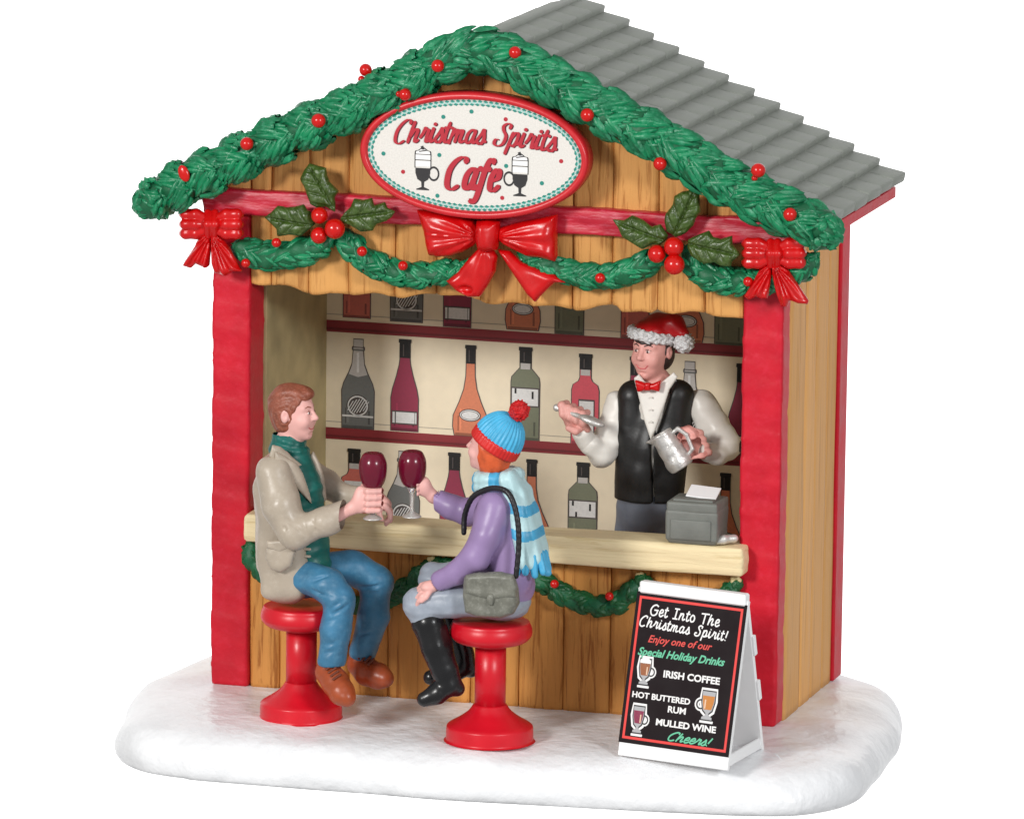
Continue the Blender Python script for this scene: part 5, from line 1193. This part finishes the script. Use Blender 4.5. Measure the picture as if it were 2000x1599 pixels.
# ------------------------------------------------------------------ BARTENDER
YBT = 2.1
def build_bartender():
    t = thing('person', 'standing bartender in santa hat, black vest and red bow tie behind the counter', 'person', tuple(Pj(1265, 1040, YBT)))
    f, s_, u = frame((-.26, -.95, -.05)); H = 1.14; hc = Pj(1274, 683, YBT-.1)
    S = Sculpt(Pj(1070, 1120, 1.0), Pj(1465, 610, 2.9), .022)
    neck = Pj(1280, 752, YBT); hip = Pj(1262, 1010, YBT)
    S.cone(hc-u*.25, neck, .2, .23, .05); S.cone(neck, hip, .35, .4, .1)
    head_sculpt(S, hc, f, s_, u, H, .02)
    shR, elR, wrR = Pj(1212, 792, 2.2), Pj(1172, 890, 1.75), Pj(1140, 850, 1.35)
    shL, elL, wrL = Pj(1366, 796, 2.28), Pj(1425, 880, 1.7), Pj(1378, 884, 1.3)
    chest = Pj(1268, 830, YBT+.2); S.chain([(chest, .2), (shR, .14), (elR, .15), (wrR, .12)], k=.05); S.chain([(chest, .2), (shL, .14), (elL, .15), (wrL, .12)], k=.05)
    gR = Pj(1112, 808, 1.25); ax = vn(Pj(1180, 834, 1.1)-Pj(1085, 790, 1.3))
    wr2 = Pj(1134, 838, 1.4)
    # right fist: knuckles to the viewer
    S.cone(wrR, wr2, .13, .15, .04); S.ell(Pj(1121, 819, 1.34), (.21, .17, .23), k=.06)
    for i in range(4):
        b0 = Pj(1097+i*13.5, 796+i*6, 1.2); S.chain([(b0+np.array([.05, .18, .06]), .07), (b0+np.array([0, .0, .05]), .078), (b0+np.array([.04, -.05, -.12]), .074), (b0+np.array([.1, .04, -.25]), .066)], k=.03)
    S.chain([(Pj(1136, 834, 1.28), .085), (Pj(1124, 842, 1.12), .075), (Pj(1110, 836, 1.08), .062)], k=.03)
    gL = Pj(1350, 872, 1.1)
    S.cone(wrL, gL+np.array([.1, .08, 0]), .15, .2, .04); S.ell(gL+np.array([.02, .06, 0]), (.26, .17, .25), np.array(Matrix.Rotation(.35, 3, 'Y')), k=.06)
    for i in range(4):
        b0 = Pj(1346+i*5.5, 851+i*12.5, .95); S.chain([(b0+np.array([.2, .1, .05]), .075), (b0+np.array([.06, -.03, .03]), .082), (b0+np.array([-.14, -.02, -.02]), .074), (b0+np.array([-.21, .09, -.04]), .062)], k=.028)
    S.chain([(Pj(1362, 846, 1.0), .085), (Pj(1345, 838, .95), .075), (Pj(1330, 840, .95), .06)], k=.03)
    S.obj('body', M_SKINB, t)
    face_paint(S, t, hc, f, s_, u, H, brow=M_HAIRB, smile=.05)
    R = np.array([f, s_, u]); hp = lambda a, b_, c2: hc+(f*a+s_*b_+u*c2)*H
    S = Sculpt(hc-.7, hc+.7, .018)
    S.ell(hp(-.06, 0, .13), np.array([.43, .35, .39])*H, R); S.ell(hp(-.14, 0, -.1), np.array([.3, .33, .34])*H, R, k=.08)
    fringe = lambda S_: S_.ell(hp(.29, .03, .185), np.array([.085, .17, .045])*H, R, k=.02)
    def cut(X, Y, Z):
        a = ((X-hc[0])*f[0]+(Y-hc[1])*f[1]+(Z-hc[2])*f[2])/H; b_ = ((X-hc[0])*s_[0]+(Y-hc[1])*s_[1]+(Z-hc[2])*s_[2])/H; c2 = ((X-hc[0])*u[0]+(Y-hc[1])*u[1]+(Z-hc[2])*u[2])/H
        return np.minimum(np.maximum(.07-a+.0*b_, c2-.2), c2+.36)*H
    S.op(cut, hc-.9, hc+.9, .02, sub=True)
    for q in (-1, 1): S.ell(hp(-.02, q*.36, -.05), np.array([.09, .09, .14])*H, R, k=.03, sub=True)
    fringe(S); S.warp(lambda X, Y, Z: np.sin(40*(X-hc[0])+3*np.sin(9*Z))*.6, .014); S.obj('hair', M_HAIRB, t)
    # santa hat
    S = Sculpt(Pj(1200, 700, 1.2), Pj(1380, 590, 2.8), .02)
    bu = vn(u+f*.16-s_*-.14)
    S.ell(hp(-.06, .02, .30), np.array([.42, .36, .30])*H, R); S.chain([(hp(-.1, .1, .40), .27), (Pj(1318, 634, YBT-.1), .20), (Pj(1334, 652, YBT-.2), .12)], k=.1)
    S.op(lambda X, Y, Z: ((X-hc[0])*bu[0]+(Y-hc[1])*bu[1]+(Z-hc[2])*bu[2])-.26, hc-.9, Pj(1312, 590, YBT+.8), .02, sub=True)
    S.warp(folds(9), .02); hat = S.obj('santa_hat', M_SANTA, t)
    S = Sculpt(hc-.7, hc+.7, .017)
    for i in range(24):
        a0, a1 = 2*math.pi*i/24, 2*math.pi*(i+1)/24; q = lambda a: hp(-.055+.43*math.cos(a), .365*math.sin(a), .25+.075*math.cos(a)-.045*math.sin(a))
        S.cone(q(a0)-u*.035, q(a1)-u*.035, .075, .075, .02); S.cone(q(a0)+u*.035, q(a1)+u*.035, .075, .075, .02)
    S.warp(lambda X, Y, Z: np.sin(34*X+2*np.sin(30*Z))*np.sin(33*Y+1)*np.sin(35*Z), .035, .2); S.obj('fur_trim', M_FUR, hat)
    pc = Pj(1336, 669, YBT-.2); S = Sculpt(pc-.35, pc+.35, .016); S.ell(pc, (.2, .2, .195)); S.warp(lambda X, Y, Z: np.sin(34*X+2*np.sin(30*Z))*np.sin(33*Y+1)*np.sin(35*Z), .04, .2); S.obj('pompom', M_FUR, hat)
    # shirt
    S = Sculpt(Pj(1090, 1000, .8), Pj(1470, 720, 3.0), .027)
    S.chain([(neck+np.array([0, -.02, -.02]), .27), (Pj(1278, 790, YBT), .42), (Pj(1270, 880, YBT), .48), (Pj(1262, 970, YBT), .44)], k=.1)
    S.chain([(Pj(1240, 800, 2.15), .24), (Pj(1210, 792, 2.12), .30), (Pj(1193, 848, 1.98), .30), (Pj(1176, 886, 1.75), .265), (Pj(1152, 868, 1.52), .215), (Pj(1138, 852, 1.42), .19)], k=.06)
    S.chain([(Pj(1330, 800, 2.2), .26), (Pj(1368, 792, 2.25), .29), (Pj(1398, 835, 2.05), .31), (Pj(1418, 872, 1.75), .275), (Pj(1400, 886, 1.5), .23), (Pj(1387, 884, 1.38), .195)], k=.06)
    S.warp(folds(5), .03); S.warp(folds(11, 1, 1, 1.6, 1), .018); sh = S.obj('shirt', M_SHIRT, t)
    # cuffs
    for a_, b_, r_ in ((Pj(1146, 862, 1.48), Pj(1137, 846, 1.38), .2), (Pj(1394, 886, 1.42), Pj(1384, 883, 1.36), .2)):
        S = Sculpt(np.minimum(a_, b_)-.3, np.maximum(a_, b_)+.3, .018); S.cone(a_, b_, r_, r_); S.obj('cuff', M_SHIRT, sh)
    def patch(name, pl, y, th, roll, m, par, rel=None, fy=None, h=.018):
        pts = [Pj(px, py, y if fy is None else y+fy(px, py)) for px, py in pl]; S2 = Sculpt(np.min(pts, 0)-th*2-.05, np.max(pts, 0)+th*2+.05, h); puff(S2, pts, th, roll, rel); return S2.obj(name, m, par)
    # vest
    S = Sculpt(Pj(1180, 1010, 1.2), Pj(1380, 715, 3.0), .024)
    S.chain([(Pj(1282, 780, YBT+.02), .40), (Pj(1276, 870, YBT), .54), (Pj(1266, 925, YBT), .55), (Pj(1262, 985, YBT), .56)], k=.1)
    S.chain([(Pj(1238, 776, YBT-.1), .33), (Pj(1240, 850, YBT-.05), .38), (Pj(1236, 975, YBT), .37)], k=.1); S.chain([(Pj(1322, 774, YBT-.08), .34), (Pj(1312, 850, YBT-.05), .39), (Pj(1298, 975, YBT), .37)], k=.1)
    a0 = Pj(1242, 735, 1.3); a1 = Pj(1272, 855, 1.3); a2 = Pj(1318, 728, 1.3)
    S.op(lambda X, Y, Z: np.maximum(poly2d([(a0[0], a0[2]+.1), (a1[0], a1[2]), (a2[0], a2[2]+.1), (a2[0], a2[2]+.8), (a0[0], a0[2]+.8)], X[:, 0, :], Z[:, 0, :])[:, None, :]+0*Y, Y-2.0), Pj(1235, 870, 1.0), Pj(1340, 690, 2.0), .02, sub=True)
    zb = Pj(1262, 983, YBT-.5)[2]; S.op(lambda X, Y, Z: Z-zb-.06*np.abs(np.sin(3*(X-Pj(1265, 983, 1.5)[0])))*0, Pj(1170, 1080, .9), Pj(1380, 970, 3.2), .02, sub=True)
    xm = Pj(1272, 900, 1.55)[0]; S.op(lambda X, Y, Z: np.maximum(np.abs(X-xm+.03*(Z-5))-.012, Y-1.85), Pj(1260, 1000, 1.2), Pj(1285, 850, 1.85), .012, sub=True)
    S.warp(folds(5), .018); vest = S.obj('vest', M_VEST, t)
    # shirt front, collar
    patch('shirt_front', [(1240, 745), (1262, 752), (1285, 752), (1316, 735), (1300, 785), (1272, 862), (1258, 820)], 1.60, .05, .06, M_SHIRT, sh, fy=lambda x, y: -.0012*(y-745))
    patch('collar', [(1238, 738), (1248, 730), (1262, 748), (1268, 760), (1252, 768), (1243, 760)], 1.6, .05, .04, M_SHIRT, sh)
    patch('collar', [(1268, 760), (1290, 748), (1316, 726), (1324, 736), (1310, 758), (1290, 770)], 1.6, .05, .04, M_SHIRT, sh)
    for y_ in (776, 800, 824):
        c = Pj(1272, y_, 1.5-(y_-745)*.0012); S = Sculpt(c-.06, c+.06, .009); S.ell(c, (.022, .02, .022)); S.obj('button', M_SHIRT, sh)
    bow = patch('bow_tie', [(1240, 741), (1252, 744), (1264, 749), (1276, 748), (1291, 742), (1290, 755), (1288, 765), (1276, 762), (1262, 761), (1252, 765), (1245, 765), (1242, 752)], 1.42, .08, .06, M_BRED, t, h=.015)
    patch('knot', [(1259, 747), (1271, 747), (1271, 763), (1259, 763)], 1.37, .07, .05, M_BRED, bow, h=.014)
    # trousers
    S = Sculpt(Pj(1180, 1090, 1.4), Pj(1340, 960, 2.9), .026)
    S.chain([(Pj(1258, 960, YBT), .48), (Pj(1258, 1010, YBT), .5)], k=.1); S.chain([(Pj(1234, 990, YBT), .33), (Pj(1230, 1080, YBT), .31)], k=.08); S.chain([(Pj(1285, 990, YBT), .33), (Pj(1290, 1080, YBT), .31)], k=.08)
    S.warp(folds(7), .025); tr = S.obj('trousers', M_GTRO, t)
    # legs standing on the floor behind the counter
    S = Sculpt(np.array([*Pj(1200, 1080, 1.6)[:2], -.02]), Pj(1330, 1040, 2.7), .05)
    for px in (1231, 1289):
        a_ = Pj(px, 1070, YBT); S.cone(a_, np.array([a_[0], a_[1], .25]), .31, .2, .05)
    S.obj('trouser_leg', M_GTRO, tr)
    for px in (1231, 1289):
        a_ = Pj(px, 1070, YBT); c = np.array([a_[0], a_[1], .16]); S = Sculpt(c-.7, c+.5, .04); S.chain([(c, .18), (c+np.array([-.1, -.42, -.02]), .16)], k=.05); S.obj('shoe', M_BOOT, t)
    # spoon
    sp = thing('serving_spoon', 'silver serving spoon in the raised hand of the bartender', 'spoon', tuple(gR))
    S = Sculpt(Pj(1075, 850, .85), Pj(1195, 780, 1.5), .018)
    S.ell(Pj(1087, 796, 1.22), (.07, .06, .075)); S.chain([(Pj(1087, 796, 1.22), .06), (Pj(1112, 806, 1.18), .055), (Pj(1138, 815, 1.05), .05)], k=.02)
    ax = vn(Pj(1182, 832, 1.0)-Pj(1136, 812, 1.05)); Rr = np.array([ax, [0, 1, 0], np.cross(ax, [0, 1, 0])]); S.ell(Pj(1156, 822, 1.02), (.27, .15, .085), Rr, k=.03); S.ell(Pj(1160, 813, .97), (.2, .12, .05), Rr, k=.02, sub=True)
    S.obj('spoon_bowl', M_SILV, sp)
    # milk jug
    jg = thing('milk_jug', 'silver frothing jug tilted in the lower hand of the bartender', 'jug', tuple(gL))
    ja = vn(Pj(1292, 850, .95)-Pj(1330, 908, 1.0)); jx = vn(np.cross(ja, [0, 1, 0])); base = Pj(1330, 908, 1.0)
    S = Sculpt(Pj(1240, 960, .4), Pj(1380, 820, 1.5), .019)
    S.chain([(base, .25), (base+ja*.1, .26), (base+ja*.35, .24), (base+ja*.6, .225), (base+ja*.78, .24)], k=.03)
    S.cone(base+ja*.58, Pj(1262, 862, .95), .17, .03, .05)
    S.op(lambda X, Y, Z: ((X-base[0])*ja[0]+(Y-base[1])*ja[1]+(Z-base[2])*ja[2])+.06, base-.6, base+.4, .02, sub=True)
    S.op(lambda X, Y, Z: -((X-base[0])*ja[0]+(Y-base[1])*ja[1]+(Z-base[2])*ja[2]-.74), base-.9, base+1.2, .015, sub=True)
    S.cone(base+ja*.35, base+ja*1.0, .15, .22, .02, sub=True)
    S.warp(folds(16), .008); S.obj('vessel', M_SILV, jg)
    S = Sculpt(base-.7, base+1.0, .018); q_ = 1 if jx[0] > 0 else -1; S.chain([(base+ja*.62+q_*jx*.18, .04), (base+ja*.64+q_*jx*.36, .042), (base+ja*.45+q_*jx*.44, .042), (base+ja*.15+q_*jx*.38, .04), (base+ja*.08+q_*jx*.2, .04)], k=.02)
    S.obj('handle', M_SILV, jg)
build_bartender()

# ------------------------------------------------------------------ CASH REGISTER
def build_register():
    y = .0; t = thing('cash_register', 'grey cash register with white receipt paper standing on the right end of the counter', 'cash register', tuple(Pj(1372, 1065, y)))
    zc = 3.6; x0 = Pj(1311, 1050, -.1)[0]; x1 = Pj(1408, 1060, -.1)[0]; h = .82
    S = Sculpt((x0-.2, -.75, zc-.05), (x1+.35, .8, zc+1.1), .024)
    S.box(((x0+x1)/2, -.02, zc+h*.5), ((x1-x0)/2, .44, h*.5), rad=.07)
    S.box(((x0+x1)/2, -.06, zc+h*.5-.04), ((x1-x0)/2+.025, .44, h*.5-.1), rad=.06, k=.03)
    S.op(lambda X, Y, Z: np.abs(Z-zc-.68)-.012, (x0-.2, -.4, zc+.6), (x1+.3, 0, zc+.75), .0, sub=True) if False else None
    S.warp(folds(6), .012); bo = S.obj('case', M_REG, t)
    from_bm('lid', box_bm((x0-.01, -.49, zc+.62), (x1+.01, .43, zc+.84), .06, 3), M_REG, t, True)
    from_bm('drawer', box_bm((x0+.08, -.53, zc+.1), (x1-.1, -.4, zc+.5), .03, 2), M_REG, t, True)
    from_bm('key_panel', box_bm((x0+.1, -.4, zc+.82), (x1-.1, -.1, zc+.88), .02, 2), M_REG, t, True)
    M = Matrix.Translation(Vector((x0+.60, .0, zc+.95))) @ Matrix.Rotation(.32, 4, 'X') @ Matrix.Rotation(.07, 4, 'Y')
    from_bm('receipt_paper', box_bm((-.3, -.2, -.015), (.3, .25, .015), .006, 1, M=M), M_WHITE, t, False)
    # silver scoop beside the register
    S = Sculpt(Pj(1390, 1075, .1), Pj(1450, 1030, .1), .02)
    S = Sculpt((x1-.15, -.45, zc-.05), (x1+.45, .35, zc+.4), .02)
    S.chain([((x1-.08, -.36, zc+.05), .05), ((x1+.1, -.25, zc+.12), .09), ((x1+.27, -.1, zc+.12), .08)], k=.03); S.warp(folds(13), .02)
    S.obj('coin_tray', M_SILV, t)
build_register()
